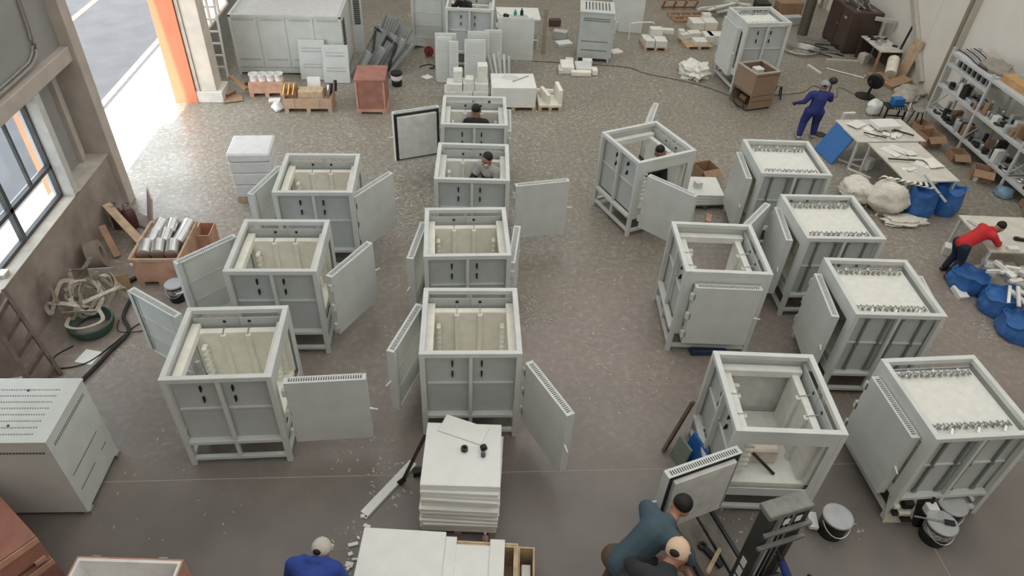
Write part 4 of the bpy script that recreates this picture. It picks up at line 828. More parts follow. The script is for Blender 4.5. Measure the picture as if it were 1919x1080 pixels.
for k in range(10):
    x, y = 12.2 + rnd.uniform(-.5, .2), 22.3 + rnd.uniform(-.7, 1.0); a = rnd.uniform(.2, .9)
    o = MB().bar((x - .4 * math.cos(a), y + .4 * math.sin(a), .03 + .012 * k), (x + .4 * math.cos(a), y - .4 * math.sin(a), .03 + .014 * k), .04, .03).build('bar_offcut', STEEL if k % 3 else DARK); tag(o, 'metal bar offcut in the pile at the foot of the brown cabinet', 'bar', 'bar offcuts by the brown cabinet')
for k in range(5):
    R0 = .3 + .05 * k; o = MB().tube([(11.2 + R0 * math.cos(i * PI / 12) * 1.2, 22.1 + R0 * math.sin(i * PI / 12), .03 + .02 * k) for i in range(24)], .016, 6, True).build('wire_coil', STEEL, smooth=True); tag(o, 'loose ring of the wire coil on the floor before the brown cabinet', 'wire', 'rings of the wire coil')
o = MB().bar((11.75, 21.35, .04), (12.75, 21.25, .04), .1, .08).build('flat_bar', POST); tag(o, 'long grey flat bar on the floor before the brown cabinet', 'bar')
slab('tall_board', 'tall beige board leaning on the cream wall', 'board', (13.62, 20.15, 0), (.45, .04, 1.2), WOOD, math.radians(-84), math.radians(-9))
o = MB().bar((13.5, 20.6, 0), (13.8, 20.75, 1.45), .05, .05).build('black_bar', BLACK); tag(o, 'thin black bar leaning on the wall beside the tall beige board', 'bar')
o = MB().tube([(13.35, 20.35, .5), (13.1, 19.85, .22)], .17, 16).build('paper_roll', mat('cream_paper', (222, 216, 200), .8), smooth=True); tag(o, 'thick cream paper roll lying slanted on flattened cartons', 'roll')
for k, (x, y, z, w, d, h, rz, lb) in enumerate(((12.95, 20.0, 0, .7, .5, .12, .3, 'flattened carton under the cream paper roll'), (13.2, 19.5, 0, .8, .4, .18, .35, 'flattened carton propped in front of the cream paper roll'), (12.75, 19.75, .12, .5, .3, .05, -.2, 'small flattened carton on top of the flattened pile'))): slab('flat_carton', lb, 'carton', (x, y, z), (w, d, h), CARD, rz, 0, -.15 * (k == 1), bevel=.01)
for k, (x, y, c_, lb) in enumerate(((13.3, 18.95, (170, 164, 150), 'beige dust sheet heap below the flattened cartons'), (13.0, 18.6, (178, 172, 158), 'pale rag heap between the black fan and the rack'))):
    o = MB().blob((0, 0, .06), (.45 - .1 * k, .3, .18), 24, 12, .25, 40 + k, 0, freq=3).build('dust_sheet', mat('sheet%d' % k, c_, .95), None, True); o.location = (x, y, 0); tag(o, lb, 'cloth')
o = MB().bar((11.0, 20.95, .03), (11.15, 20.3, .03), .05, .05).build('pale_pipe', WHITEP); tag(o, 'short pale pipe on the floor in front of the wire coil', 'pipe')
o = MB().tube([(11.5, 20.7, .03), (12.4, 20.0, .03), (12.55, 20.2, .03)], .02, 6).build('bent_pipe', WHITEP); tag(o, 'bent white pipe on the floor before the flattened cartons', 'pipe')
# fan
fn = empty('floor_fan', (11.85, 18.72, 0), .3, 'black drum floor fan on a wide foot', 'fan')
MB().lathe([(.28, 0), (.28, .03), (.05, .05), (.04, .06)], 22).build('foot', BLACK, fn, True); MB().bar((.15, .05, .04), (.2, .05, .35), .05, .05).build('stand', BLACK, fn)
fh = MB().lathe([(.22, -.06), (.24, -.03), (.24, .03), (.22, .06), (.05, .07)], 22).build('fan_head', DARK, fn, True); fh.location = (.26, .05, .42); fh.rotation_euler = (0, 1.3, .4)
MB().lathe([(.06, 0), (.06, .1), (0, .12)], 12).build('motor', BLACK, fn, True, loc=(.1, .05, .4)).rotation_euler = (0, -1.4, .3)
# bench with tinsel and blue box
bn = empty('tool_bench', (11.95, 17.3, 0), math.radians(-8), 'small black bench carrying a blue box and foil scrap', 'bench')
bx(bn, 'bench_top', BLACK, -.3, .25, -.2, .2, .36, .39)
for x in (-.27, .22):
    for y in (-.17, .17): bx(bn, 'leg', BLACK, x - .02, x + .02, y - .02, y + .02, 0, .36)
bx(bn, 'stretcher', BLACK, -.27, .22, -.18, -.15, .15, .18)
slab('blue_box', 'bright blue box on the small black bench', 'box', (11.97, 17.35, .39), (.3, .22, .2), mat('blue_box', (36, 110, 176), .4), .1)
for k in range(7):
    o = MB().ribbon([(11.75 + .07 * k, 17.12, .4), (11.78 + .07 * k, 17.08, .44), (11.8 + .07 * k, 17.0, .36)], .035, .006).build('foil_scrap', STEEL); tag(o, 'curl of shiny foil on the small black bench', 'foil', 'foil on the bench')
o = MB().blob((0, 0, .2), (.2, .16, .26), 16, 12, .2, 61, 0, freq=3).build('white_bag', WHITEP, None, True); o.location = (11.5, 17.55, 0); tag(o, 'white plastic bag standing beside the small black bench', 'bag')
tr = empty('tripod_clamp', (12.55, 17.6, 0), 0, 'shiny metal clamp stand beside the steel rack', 'stand')
for k in range(3): MB().bar((0, 0, .35), (.2 * math.cos(k * 2.1), .2 * math.sin(k * 2.1), 0), .025, .025).build('leg', STEEL, tr)
MB().bar((0, 0, .3), (.05, -.05, .6), .035, .035).build('stem', STEEL, tr)
sw2 = empty('angle_bracket', (10.05, 16.45, 0), .1, 'white angle piece standing on the floor behind the white work table', 'bracket'); bx(sw2, 'upright', PAPER, -.04, .04, -.04, .04, 0, .5, .01); bx(sw2, 'arm', PAPER, -.04, .3, -.04, .04, .5, .57, .01)
# ------------------------------------------------------------------ steel rack along the cream wall
RK = mat('rack_paint', (196, 198, 197), .5, 0, .03)
rk = empty('steel_rack', (13.2, 14.5, 0), 0, 'long pale steel storage rack against the cream wall', 'rack')
RY = (2.75, 1.0, -.85, -2.7); RZ = (.36, 1.1, 1.66, 1.95)
for y in RY:
    for x in (-.36, .36): bx(rk, 'post', RK, x - .025, x + .025, y - .03, y + .03, 0, 2.05)
    MB().bar((-.36, y, .4), (.36, y, 1.05), .03, .02).build('end_brace', RK, rk)
for y0, y1 in zip(RY[1:], RY[:-1]):
    for z in RZ:
        if y1 < 2 and z == 1.66: continue
        bx(rk, 'shelf_board', RK, -.36, .36, y0 + .03, y1 - .03, z - .015, z)
        for x in (-.36, .36): bx(rk, 'beam', RK, x - .02, x + .02, y0 + .03, y1 - .03, z - .08, z - .015)
rnd = random.Random(77)
SHN = {.36: 'lowest shelf', 1.1: 'middle shelf', 1.66: 'upper shelf', 1.95: 'top'}
def shelf_fill(y0, y1, z, n, head, bay):
    for k in range(n):
        y = y0 + (k + .5) * (y1 - y0) / n + rnd.uniform(-.03, .03)
        for row in (0, 1):
            x = 12.97 + row * .33 + rnd.uniform(-.04, .04); t_ = rnd.random(); sz = min(head, .34); where = 'on the %s of the %s bay of the steel rack' % (SHN[z], bay)
            if t_ < .35:
                h = rnd.uniform(.08, sz); mm = rnd.choice([CARD, CARD, PAPER, GREYD, DARK, DARK]); nm = {'cardboard': 'brown carton', 'white_board': 'white carton', 'grey_sheet': 'grey tin box', 'dark_steel': 'dark tool case'}[mm.name]
                slab(nm.replace(' ', '_'), nm + ' ' + where, 'box', (x, y, z), (rnd.uniform(.14, .28), rnd.uniform(.1, .19), h), mm, rnd.uniform(-.4, .4), group=nm + ' ' + SHN[z] + bay, bevel=.006)
            elif t_ < .6:
                r0 = rnd.uniform(.04, .09); h = rnd.uniform(.08, sz * .9); mm = rnd.choice([STEEL, STEEL, WHITEP, DARK]); nm = {'bright_steel': 'bright metal tin', 'white_plastic': 'white pot', 'dark_steel': 'black pot'}[mm.name]
                o = MB().lathe([(r0 * .9, 0), (r0, h * .95), (r0 * .9, h), (0, h)], 14).build(nm.replace(' ', '_'), mm, None, True); o.location = (x, y, z); tag(o, nm + ' ' + where, 'pot', nm + ' ' + SHN[z] + bay)
            elif t_ < .8:
                R0 = rnd.uniform(.07, .12); o = MB().tube([(R0 * math.cos(i * PI / 7), R0 * math.sin(i * PI / 7), .03) for i in range(14)], .028, 6, True).build('cable_ring', DARK if k % 2 else STEEL, None, True); o.location = (x, y, z); tag(o, ('dark' if k % 2 else 'bright') + ' coiled ring ' + where, 'coil', ('dark' if k % 2 else 'bright') + ' rings ' + SHN[z] + bay)
            else:
                a = rnd.uniform(-.5, .5); o = MB().bar((-.13 * math.sin(a), -.18, .03), (.13 * math.sin(a), .18, .05), .05, .05).build('metal_part', STEEL if k % 2 else GREYD); o.location = (x, y, z); tag(o, ('bright' if k % 2 else 'dull grey') + ' bar-shaped fitting ' + where, 'fitting', ('bright' if k % 2 else 'dull') + ' fittings ' + SHN[z] + bay)
shelf_fill(15.55, 17.15, .36, 11, .6, 'far'); shelf_fill(15.55, 17.15, 1.1, 12, .5, 'far')
shelf_fill(13.75, 15.4, .36, 11, .6, 'middle'); shelf_fill(13.75, 15.4, 1.1, 12, .6, 'middle'); shelf_fill(11.95, 13.5, .36, 5, .6, 'near'); shelf_fill(11.95, 13.5, 1.1, 5, .6, 'near')
for k in range(14):
    o = MB().lathe([(.028, 0), (.028, .2), (0, .2)], 8).build('steel_rod_end', STEEL if k % 2 else DARK, None, True); o.location = (12.95, 15.65 + k * .105, 1.66); o.rotation_euler = (0, 0, 0); tag(o, ('bright' if k % 2 else 'dark') + ' upright rod in the row on the upper shelf of the rack', 'rod', ('bright' if k % 2 else 'dark') + ' rods on the upper shelf')
slab('timber_plank', 'thick golden timber plank on top of the steel rack', 'plank', (13.15, 14.5, 1.95), (.3, 1.85, .16), mat('golden_timber', (190, 150, 104), .7, 0, .08, 6), .03)
slab('pale_plank', 'thin pale plank beside the golden timber plank on the rack top', 'plank', (13.45, 14.4, 1.95), (.22, 1.8, .06), WOOD, .02)
o = MB().blob((0, 0, .05), (.3, .5, .16), 22, 12, .3, 71, 0, freq=4).build('tarpaulin', mat('grey_tarp', (148, 142, 132), .7), None, True); o.location = (13.25, 16.0, 1.95); tag(o, 'folded grey tarpaulin on top of the steel rack', 'tarpaulin')
for k in range(6):
    o = MB().tube(sag((12.95 + .09 * k, 15.9, 1.97), (13.0 + .1 * k, 17.3, 1.97 + .01 * k), 5, 0, .04), .014, 5).build('top_rod', STEEL if k % 2 else DARK); tag(o, ('bright' if k % 2 else 'dark') + ' thin rod lying on the far top of the rack', 'rod', ('bright' if k % 2 else 'dark') + ' rods on the rack top')
# cartons in front of and below the rack
def carton(x, y, w, d, h, rz, label, m_=CARD, openc=True):
    c_ = open_crate('open_carton', label, (x, y, 0), w, d, h, rz, m_, None, False, .012, 'carton')
    if openc:
        f1 = MB().box(-w / 2, w / 2, -.2, 0, 0, .008).build('flap', m_, c_); f1.location = (0, -d / 2, h); f1.rotation_euler = (.6, 0, 0)
        f2 = MB().box(-w / 2, w / 2, 0, .2, 0, .008).build('flap', m_, c_); f2.location = (0, d / 2, h); f2.rotation_euler = (-.5, 0, 0)
    return c_
carton(12.2, 15.85, .5, .45, .32, .15, 'big open carton in front of the far bay of the rack')
carton(12.55, 15.05, .4, .35, .22, -.1, 'low open carton beside the rack post')
carton(12.62, 14.1, .45, .35, .3, -.5, 'open carton with a white label on the floor before the rack')
slab('carton_sticker', 'white paper sticker leaning on the labelled carton', 'sticker', (12.42, 13.98, 0.0), (.1, .006, .12), PAPER, -.5)
carton(12.5, 16.7, .4, .3, .18, .4, 'small torn carton at the foot of the rack end post')
o = MB().blob((0, 0, .07), (.22, .2, .14), 18, 10, .2, 81, 0, freq=3).build('pale_blue_bag', mat('pale_blue_film', (120, 146, 164), .35, 0, .1, 6, .4, 12), None, True); o.location = (12.75, 13.35, 0); tag(o, 'pale blue plastic bag on the floor below the rack', 'bag')
for k, (x, y) in enumerate(((13.05, 12.85), (13.3, 12.6), (12.85, 12.55))):
    slab('brown_offcut', 'brown board offcut heaped at the near end of the rack', 'offcut', (x, y, 0), (.35, .25, .18), CARD, .5 * k, group='offcuts at the near rack end', bevel=.02)
# ------------------------------------------------------------------ white work tables
def table(name, label, x0, x1, y0, y1, z, rz=0.0, topm=PAPER):
    cx, cy_ = (x0 + x1) / 2, (y0 + y1) / 2; t_ = empty(name, (cx, cy_, 0), rz, label, 'table'); w, d = (x1 - x0) / 2, (y1 - y0) / 2
    bx(t_, 'table_top', topm, -w, w, -d, d, z - .03, z)
    for x in (-w + .06, w - .06):
        for y in (-d + .06, d - .06): bx(t_, 'leg', GREY, x - .025, x + .025, y - .025, y + .025, 0, z - .03)
    bx(t_, 'stretcher', GREY, -w + .06, w - .06, -d + .05, -d + .08, .2, .24); return t_
TT = mat('table_board', (206, 202, 190), .8, 0, .05, 4)
table('work_table', 'pale work table covered with white offcuts, blue panel leaning on it', 9.42, 11.18, 14.56, 15.72, .74, math.radians(3), TT)
table('work_table', 'pale work table with cut sheets, blue bags under its end', 9.72, 10.98, 12.74, 14.5, .74, math.radians(2), TT)
o = MB().box(-.4, .4, -.03, .03, 0, .82).build('blue_board', mat('blue_panel', (62, 112, 172), .45, 0, .03), None, False, .015); o.location = (9.08, 15.12, 0); o.rotation_euler = (math.radians(-28), 0, math.radians(-82)); tag(o, 'bright blue panel leaning on the end of the white work table', 'panel')
rnd = random.Random(13)
def offcuts(n, x0, x1, y0, y1, z, label, group):
    for k in range(n):
        x, y = rnd.uniform(x0, x1), rnd.uniform(y0, y1)
        slab('sheet_offcut', label, 'offcut', (x, y, z + .012 * (k % 4)), (rnd.uniform(.15, .5), rnd.uniform(.08, .3), .012), PAPER if k % 3 else FIBREW, rnd.uniform(-1.5, 1.5), group=group, bevel=0)
offcuts(9, 9.65, 10.95, 14.75, 15.5, .742, 'thin white offcut lying on the table with the blue panel', 'offcuts on the first table')
offcuts(11, 9.9, 10.8, 12.95, 14.3, .742, 'thin white offcut lying on the table above the blue bags', 'offcuts on the second table')
slab('foam_block', 'raised white foam block on the table with the blue panel', 'block', (10.45, 15.25, .79), (.62, .42, .1), PAPER, .1)
o = MB().bar((9.75, 13.62, .8), (10.35, 13.55, .8), .04, .02).build('long_blade', DARK); tag(o, 'dark long knife across the table above the blue bags', 'knife')
o = MB().bar((10.55, 15.1, .8), (10.95, 14.75, .8), .03, .03).build('dark_rod', DARK); tag(o, 'dark rod on the table with the blue panel', 'rod')
o = MB().bar((9.75, 14.9, .8), (10.2, 14.62, .8), .03, .02).build('cutting_rule', DARK); tag(o, 'thin dark rule near the front edge of the table with the blue panel', 'rule')
o = MB().bar((10.1, 12.75, .9), (10.45, 12.2, .55), .05, .03).build('grey_lath', GREYD); tag(o, 'grey lath slanting from the table into the blue bag', 'lath')
slab('white_carton', 'white carton standing on the floor under the pale tables', 'carton', (9.95, 14.55, 0), (.22, .2, .28), PAPER, .5)
for k in range(6):
    a = at(1570 + 18 * k, 300 + 17 * k); o = MB().bar((a.x, a.y, .02), (a.x + .5 * math.cos(.7 * k), a.y - .45, .02), .04, .03).build('floor_lath', FIBREW); tag(o, 'pale lath strewn on the floor beside the pale tables', 'lath', 'laths by the pale tables')
# sacks and blue bags
SACK = mat('woven_sack', (216, 211, 199), .9, 0, .06, 14, 1.0, 9)
def sack(name, label, x, y, r, m_, seed, jit=.12, cat='sack', group=None, fq=2.6):
    o = MB().blob((0, 0, r[2] * .85), r, 36, 22, jit, seed, 0.0, freq=fq).build(name, m_, None, True); o.location = (x, y, 0); return tag(o, label, cat, group)
sack('woven_sack', 'bulging white woven sack of scrap under the table end', 9.5, 12.72, (.44, .44, .36), SACK, 3, .16)
sack('woven_sack', 'slumped white woven sack at the side of the bulging one', 9.05, 13.2, (.36, .42, .26), SACK, 14, .2)
sack('empty_sack', 'flattened empty woven sack spread on the floor before the blue bags', 9.7, 12.2, (.5, .22, .07), SACK, 23, .3, fq=4)
for k in range(9):
    o = MB().ribbon(spline([(9.3 + .11 * k, 13.0 - .05 * k, .66), (9.35 + .11 * k, 12.95 - .06 * k, .74), (9.48 + .11 * k, 12.9, .7)], 3), .06, .012).build('sack_scrap', FIBREW); tag(o, 'curled fibre scrap poking out of the bulging woven sack', 'scrap', 'scraps in the woven sack')
def open_bag(label, x, y, r, h, seed, rz=0.0):
    """open-mouthed plastic bag: folded wall around a hollow"""
    rnd_ = random.Random(seed); ph = [rnd_.uniform(0, 6.3) for _ in range(4)]; vs = []; fs = []; n = 40
    prof = [(.55, 0), (.95, .02), (1.05, .25), (1.0, .55), (.9, .85), (.95, 1.0), (.88, .98), (.84, .88), (.8, .84)]
    for i in range(n):
        a = 2 * PI * i / n; w = 1 + .06 * math.sin(5 * a + ph[0]) + .05 * math.sin(9 * a + ph[1])
        for (q, z) in prof:
            zz = z * (1 + .14 * math.sin(3 * a + ph[2]) * (z > .6)); k = w if z > .1 else 1
            vs.append((q * r * k * math.cos(a), q * r * k * math.sin(a) * .9, zz * h))
    m = len(prof)
    for i in range(n):
        j = (i + 1) % n
        for q in range(m - 1): fs.append((i * m + q, j * m + q, j * m + q + 1, i * m + q + 1))
    fs.append(tuple(i * m for i in range(n))[::-1]); fs.append(tuple(i * m + m - 1 for i in range(n)))
    o = MB().add(vs, fs).build('blue_bag', BLUEP, None, True); o.location = (x, y, 0); o.rotation_euler = (0, 0, rz); return tag(o, label, 'bag')
open_bag('shiny blue plastic bag next to the woven sack under the table end', 10.22, 12.62, .33, .6, 1)
open_bag('larger blue plastic bag with a raised rim under the table end', 10.86, 12.75, .36, .62, 2, 1.1)
open_bag('torn blue bag full of white offcuts closest to the man in red', 9.88, 10.02, .36, .34, 3)
open_bag('torn blue bag of white offcuts between two other blue bags', 10.08, 9.35, .37, .38, 4, .6)
open_bag('rounded blue bag at the tip of the offcut heap, furthest from the man in red', 10.02, 8.68, .36, .34, 5, 1.5)
rnd = random.Random(55)
for k in range(80):
    x, y = 10.15 + rnd.uniform(0, 1.2), 9.35 + rnd.uniform(-.75, .75); z = .3 * (x < 10.45) + .1 + rnd.uniform(0, .45) * max(.2, 1 - abs(x - 10.8))
    o = MB().obox((0, 0, 0), (rnd.uniform(.2, .55), rnd.uniform(.05, .1), rnd.uniform(.03, .07)), rz=rnd.uniform(0, 3.1), ry=rnd.uniform(-.3, .3), rx=rnd.uniform(-.3, .3)).build('fibre_offcut', PAPER if k % 3 else FIBRE, None, False, .004); o.location = (x, y, z); tag(o, 'white fibre offcut in the heap spilling from the torn blue bags', 'offcut', 'offcut heap in the blue bags')
slab('white_block', 'clean white block on the floor at the edge of the torn blue bags', 'block', (9.6, 9.78, 0), (.2, .3, .1), PAPER, .1, .2)
slab('white_block', 'clean white block resting on top of the offcut heap', 'block', (10.3, 10.2, .36), (.22, .4, .1), PAPER, -.5, -.35)
o = MB().bar((9.95, 9.05, .4), (10.25, 9.5, .44), .05, .03).build('edge_lath', FIBREW); tag(o, 'thin pale lath lying across two blue bags', 'lath')
# table of the man in red
table('cutting_table', 'pale cutting table at which the man in red works', 10.18, 11.6, 10.15, 11.4, .72, math.radians(-4), TT)
slab('lower_sheet', 'large pale sheet on the floor under the cutting table', 'sheet', (10.85, 10.35, .02), (.9, .6, .03), TT, .1, .12)
slab('side_board', 'narrow grey board along the edge of the cutting table', 'board', (10.38, 11.05, .72), (.1, .42, .03), GREYD, .35)
tl = empty('power_tool', (10.98, 10.55, .72), -.25, 'black handheld power tool on the cutting table', 'tool'); bx(tl, 'tool_body', BLACK, -.13, .13, -.045, .045, 0, .07, .02); bx(tl, 'tool_label', STEEL, -.05, .05, -.02, .02, .07, .072)
slab('foam_brick', 'small white foam brick under the hands of the man in red', 'brick', (10.62, 10.25, .72), (.22, .12, .06), PAPER, -.05)
slab('brick_pack', 'striped white brick pack at the foot of the cutting table leg', 'brick pack', (10.12, 11.1, 0), (.24, .2, .2), FIBRE, -.5, .1)
# ------------------------------------------------------------------ near right: buckets, control board
bucket((4.95, 4.88, 0), .19, .36, 'black bucket with clean grey lid standing alone', band=None)
bucket((6.32, 4.74, 0), .19, .36, 'black bucket with a brush resting on its grey lid', band=mat('bucket_print', (150, 150, 148), .5))
bucket((6.62, 5.02, 0), .19, .36, 'black bucket with grey lid tucked behind the one with the brush', band=None)
pb = empty('paint_brush', (6.3, 4.73, .372), .0, 'long-handled brush lying on the bucket lid', 'brush'); MB().bar((-.34, .1, .012), (.04, -.0, .012), .018, .015).build('brush_handle', STEEL, pb); MB().bar((.03, 0, .016), (.15, -.03, .016), .07, .03).build('bristles', DARK, pb)
for k, (x, y, rz) in enumerate(((4.72, 4.98, .5), (4.72, 5.05, 1.0))): slab('white_brick', ('white brick lying flat on another beside the lone bucket' if k == 0 else 'white brick under another beside the lone bucket'), 'brick', (x, y, .07 if k == 0 else 0), (.12, .24, .065), PAPER, rz - .7)
cb = empty('control_board', (5.95, 4.98, 0), math.radians(-2), 'pale control board with contactors leaning on the kiln by the buckets', 'control board')
b0 = MB().box(-.2, .2, -.01, .01, 0, .5).build('mounting_plate', mat('plate_beige', (196, 190, 174), .6), cb); b0.rotation_euler = (-.35, 0, 0)
for (x, y, z, w, h, m_, nm) in ((.02, .05, .32, .13, .12, BLACK, 'contactor'), (.0, .02, .2, .16, .07, mat('beige_relay', (206, 202, 188), .5), 'terminal_block'), (-.12, .06, .3, .08, .06, MATS['beige_relay'], 'relay'), (-.12, .02, .2, .08, .05, BLACK, 'relay'), (.06, -.01, .1, .14, .05, BLACK, 'rail')): bx(cb, nm, m_, x - w / 2, x + w / 2, y - .06, y + .04, z, z + h, .008)
bx(cb, 'isolator', BLACK, .2, .38, -.08, .08, 0, .32, .01); bx(cb, 'isolator_switch', WHITEP, .22, .37, -.1, .02, .32, .46, .01); MB().tube([(.3, 0, .46), (.3, .02, .55)], .02, 6).build('gland', BLACK, cb)
# slab leaning at the lined kiln, blue jugs
o = MB().bar((2.98, 6.25, .02), (3.33, 6.52, .78), .13, .04, up=(1, -1, 0)).build('dark_timber', mat('dark_timber', (104, 88, 76), .8, 0, .1)); tag(o, 'dark timber board leaning on the lined kiln with the padded door', 'board')
BJ = mat('blue_plastic_sheet', (38, 92, 160), .45, 0, .08)
o = MB().box(-.2, .2, -.02, .02, 0, .55).build('blue_plastic_sheet', BJ, None, False, .01); o.location = (3.24, 5.95, 0); o.rotation_euler = (-.25, 0, math.radians(-75)); tag(o, 'blue plastic sheet standing against the lined kiln beside the dark timber', 'sheet')
o = MB().box(-.15, .15, -.02, .02, 0, .42).build('green_plastic_sheet', mat('dull_green', (120, 132, 118), .6), None, False, .01); o.location = (3.12, 6.05, 0); o.rotation_euler = (-.2, 0, math.radians(-70)); tag(o, 'dull green sheet in front of the blue plastic sheet', 'sheet')
bk = empty('blue_crate', (5.3, 6.75, 0), math.radians(-30), 'small blue plastic crate on the floor between two kilns', 'crate')
for a in ((-.2, .2, -.14, -.12, 0, .24), (-.2, .2, .12, .14, 0, .24), (-.2, -.18, -.12, .12, 0, .24), (.18, .2, -.12, .12, 0, .24), (-.18, .18, -.12, .12, 0, .02)): bx(bk, 'crate_wall', BJ, *a)
o = MB().box(-.3, .3, -.15, .15, 0, .12).build('blue_tray', mat('navy_tray', (40, 60, 88), .5), None, False, .01); o.location = (4.2, 8.35, 0); tag(o, 'dark blue tray on the floor under the kiln with the closed slotted door', 'tray')
slab('white_strip', 'white strip on the floor just before the dark blue tray', 'strip', (4.55, 8.05, 0), (.4, .12, .03), PAPER, 0)
# things by the skewed kiln
pallet((5.35, 13.15, 0), .95, .9, .05, 'dark pallet under white boards between skewed kiln and white-topped kiln', mat('dark_pallet', (104, 94, 80), .8))
z = .1
for k in range(4): slab('white_board', 'white board stacked on the dark pallet by the skewed kiln', 'board', (5.35, 13.15, z), (.95 - .03 * k, .85 - .02 * k, .06), PAPER, .05 - .03 * k, group='boards on the dark pallet'); z += .06
slab('white_cube', 'small white cube on the boards on the dark pallet', 'block', (5.25, 13.1, z), (.16, .14, .14), FIBRE, .2)
carton(5.7, 14.0, .45, .42, .36, .3, 'open brown carton behind the boards on the dark pallet')
slab('wood_block', 'short wooden block on the floor before the dark pallet', 'block', (5.35, 12.3, 0), (.12, .3, .07), PLYP, -.35)
slab('white_offcut', 'white offcut lying near the open brown carton', 'offcut', (5.35, 14.5, 0), (.2, .1, .05), PAPER, .1)
# ------------------------------------------------------------------ pallet stacker
SK = mat('stacker_grey', (64, 66, 64), .5, .2, .08)
sk = empty('pallet_stacker', (3.44, 4.02, 0), math.radians(15), 'dark grey pallet stacker with tall mast and forks towards the lined kiln', 'stacker'); sk.scale = (.84, 1, 1)
for x in (-.27, .27): bx(sk, 'mast_channel', SK, x - .05, x + .05, -.08, .08, .05, 1.97, .006)
bx(sk, 'mast_head', mat('chipped_paint', (124, 123, 116), .6, 0, .1, 9), -.33, .33, -.09, .11, 1.95, 2.03, .01)
for x in (-.12, .1): MB().lathe([(.03, 0), (.03, 1.88)], 10).build('lift_cylinder', STEEL, sk, True, loc=(x, -.04, .06))
for z in (1.72, 1.46): bx(sk, 'cross_tube', mat('tube_grey', (122, 122, 118), .5, .3), -.36, .36, -.15, -.1, z, z + .05, .008)
for x in (-.04, .04): MB().tube([(x, -.07, .2), (x, -.07, 1.94)], .012, 6).build('chain', BLACK, sk)
bx(sk, 'motor_housing', SK, -.3, .3, -.5, -.12, .05, .75, .03); bx(sk, 'warning_label', WHITEP, -.325, -.32, -.06, .02, .95, 1.1); bx(sk, 'warning_label', WHITEP, -.325, -.32, -.06, .02, .75, .9); bx(sk, 'warning_label', WHITEP, -.325, -.32, -.06, .02, .55, .7)
for x in (-.06, .12): bx(sk, 'paper_label', WHITEP, x, x + .09, -.085, -.08, 1.78, 1.88)
MB().tube([(0, -.3, .75), (0, -.55, 1.05), (-.16, -.6, 1.1)], .022, 8).build('tiller', BLACK, sk, True)
FK = mat('fork_plate', (118, 112, 104), .55, .2, .12)
for x, x2 in ((-.4, -.02), (.02, .24)): bx(sk, 'fork', FK, x, x2, .1, 1.25, .05, .1, .01)
bx(sk, 'support_leg', SK, -.46, -.4, -.1, 1.2, .02, .1); bx(sk, 'support_leg', SK, .26, .32, -.1, 1.2, .02, .1)
for x in (-.43, .29): MB().lathe([(.05, -.03), (.05, .03)], 12).build('roller', BLACK, sk, loc=(x, 1.1, .05)).rotation_euler = (0, PI / 2, 0)
o = MB().bar((2.9, 4.05, .6), (3.32, 4.6, .12), .05, .03).build('wooden_lath', WOOD); tag(o, 'pale wooden lath lying across the stacker forks', 'lath')
jc = empty('jack_tool', (3.12, 4.62, .1), math.radians(-60), 'black lever tool with an eye lying on the stacker fork', 'tool'); MB().bar((0, 0, .03), (.3, .0, .03), .07, .05).build('lever', BLACK, jc); MB().lathe([(.03, 0), (.06, 0), (.06, .04), (.03, .04)], 12, closed=True).build('eye', DARK, jc, loc=(-.03, 0, .01))
# ------------------------------------------------------------------ people
SKIN = mat('skin', (160, 114, 92), .6, 0, .04); HAIR = mat('black_hair', (24, 22, 21), .6, 0, .1, 30)
def capsule(mb, a, b, r0, r1, n=12):
    a, b = Vector(a), Vector(b); t = (b - a); L = max(t.length, 1e-4); t = t / L; pts = []; rr = []
    for q in (-1, -.8, -.45): pts.append(a + t * (r0 * q)); rr.append(max(.002, r0 * math.sqrt(max(0, 1 - q * q))))
    pts.append(a); rr.append(r0); pts.append(b); rr.append(r1)
    for q in (.45, .8, 1): pts.append(b + t * (r1 * q)); rr.append(max(.002, r1 * math.sqrt(max(0, 1 - q * q))))
    mb.tube(pts, rr, n)
def chain(mb, pts, rs):
    for i in range(len(pts) - 1): capsule(mb, pts[i], pts[i + 1], rs[i], rs[i + 1])
def fuse(mb, name, m, parent, voxel=.012, smooth=5):
    o = mb.build(name, m, parent); md = o.modifiers.new('fuse', 'REMESH'); md.mode = 'VOXEL'; md.voxel_size = voxel; md.use_smooth_shade = True
    s = o.modifiers.new('smooth', 'SMOOTH'); s.factor = .5; s.iterations = smooth; return o
def frame_from(d, up):
    d = Vector(d).normalized(); x = d.cross(Vector(up)).normalized(); return x, d, x.cross(d)
def hand(mb, wrist, tip_dir, normal, side, curl=.5):
    """palm and five fingers; normal points out of the back of the hand"""
    w = Vector(wrist); x, d, n = frame_from(tip_dir, normal); x = x * side
    for q in (-.022, 0, .022): capsule(mb, w + x * q * .8, w + d * .085 + x * q, .017, .016, 8)
    for i, (q, L) in enumerate(((.033, .066), (.011, .078), (-.011, .072), (-.032, .056))):
        p0 = w + d * .09 + x * q; a = curl; p1 = p0 + (d * math.cos(a) - n * math.sin(a)) * L * .5; p2 = p1 + (d * math.cos(2.1 * a) - n * math.sin(2.1 * a)) * L * .5
        chain(mb, [p0, p1, p2], [.0105, .0095, .008])
    t0 = w + d * .03 + x * .03; t1 = t0 + (d * .6 + x * .7 - n * .3).normalized() * .04; t2 = t1 + (d * .9 + x * .1 - n * .5).normalized() * .035
    chain(mb, [t0, t1, t2], [.013, .011, .009])
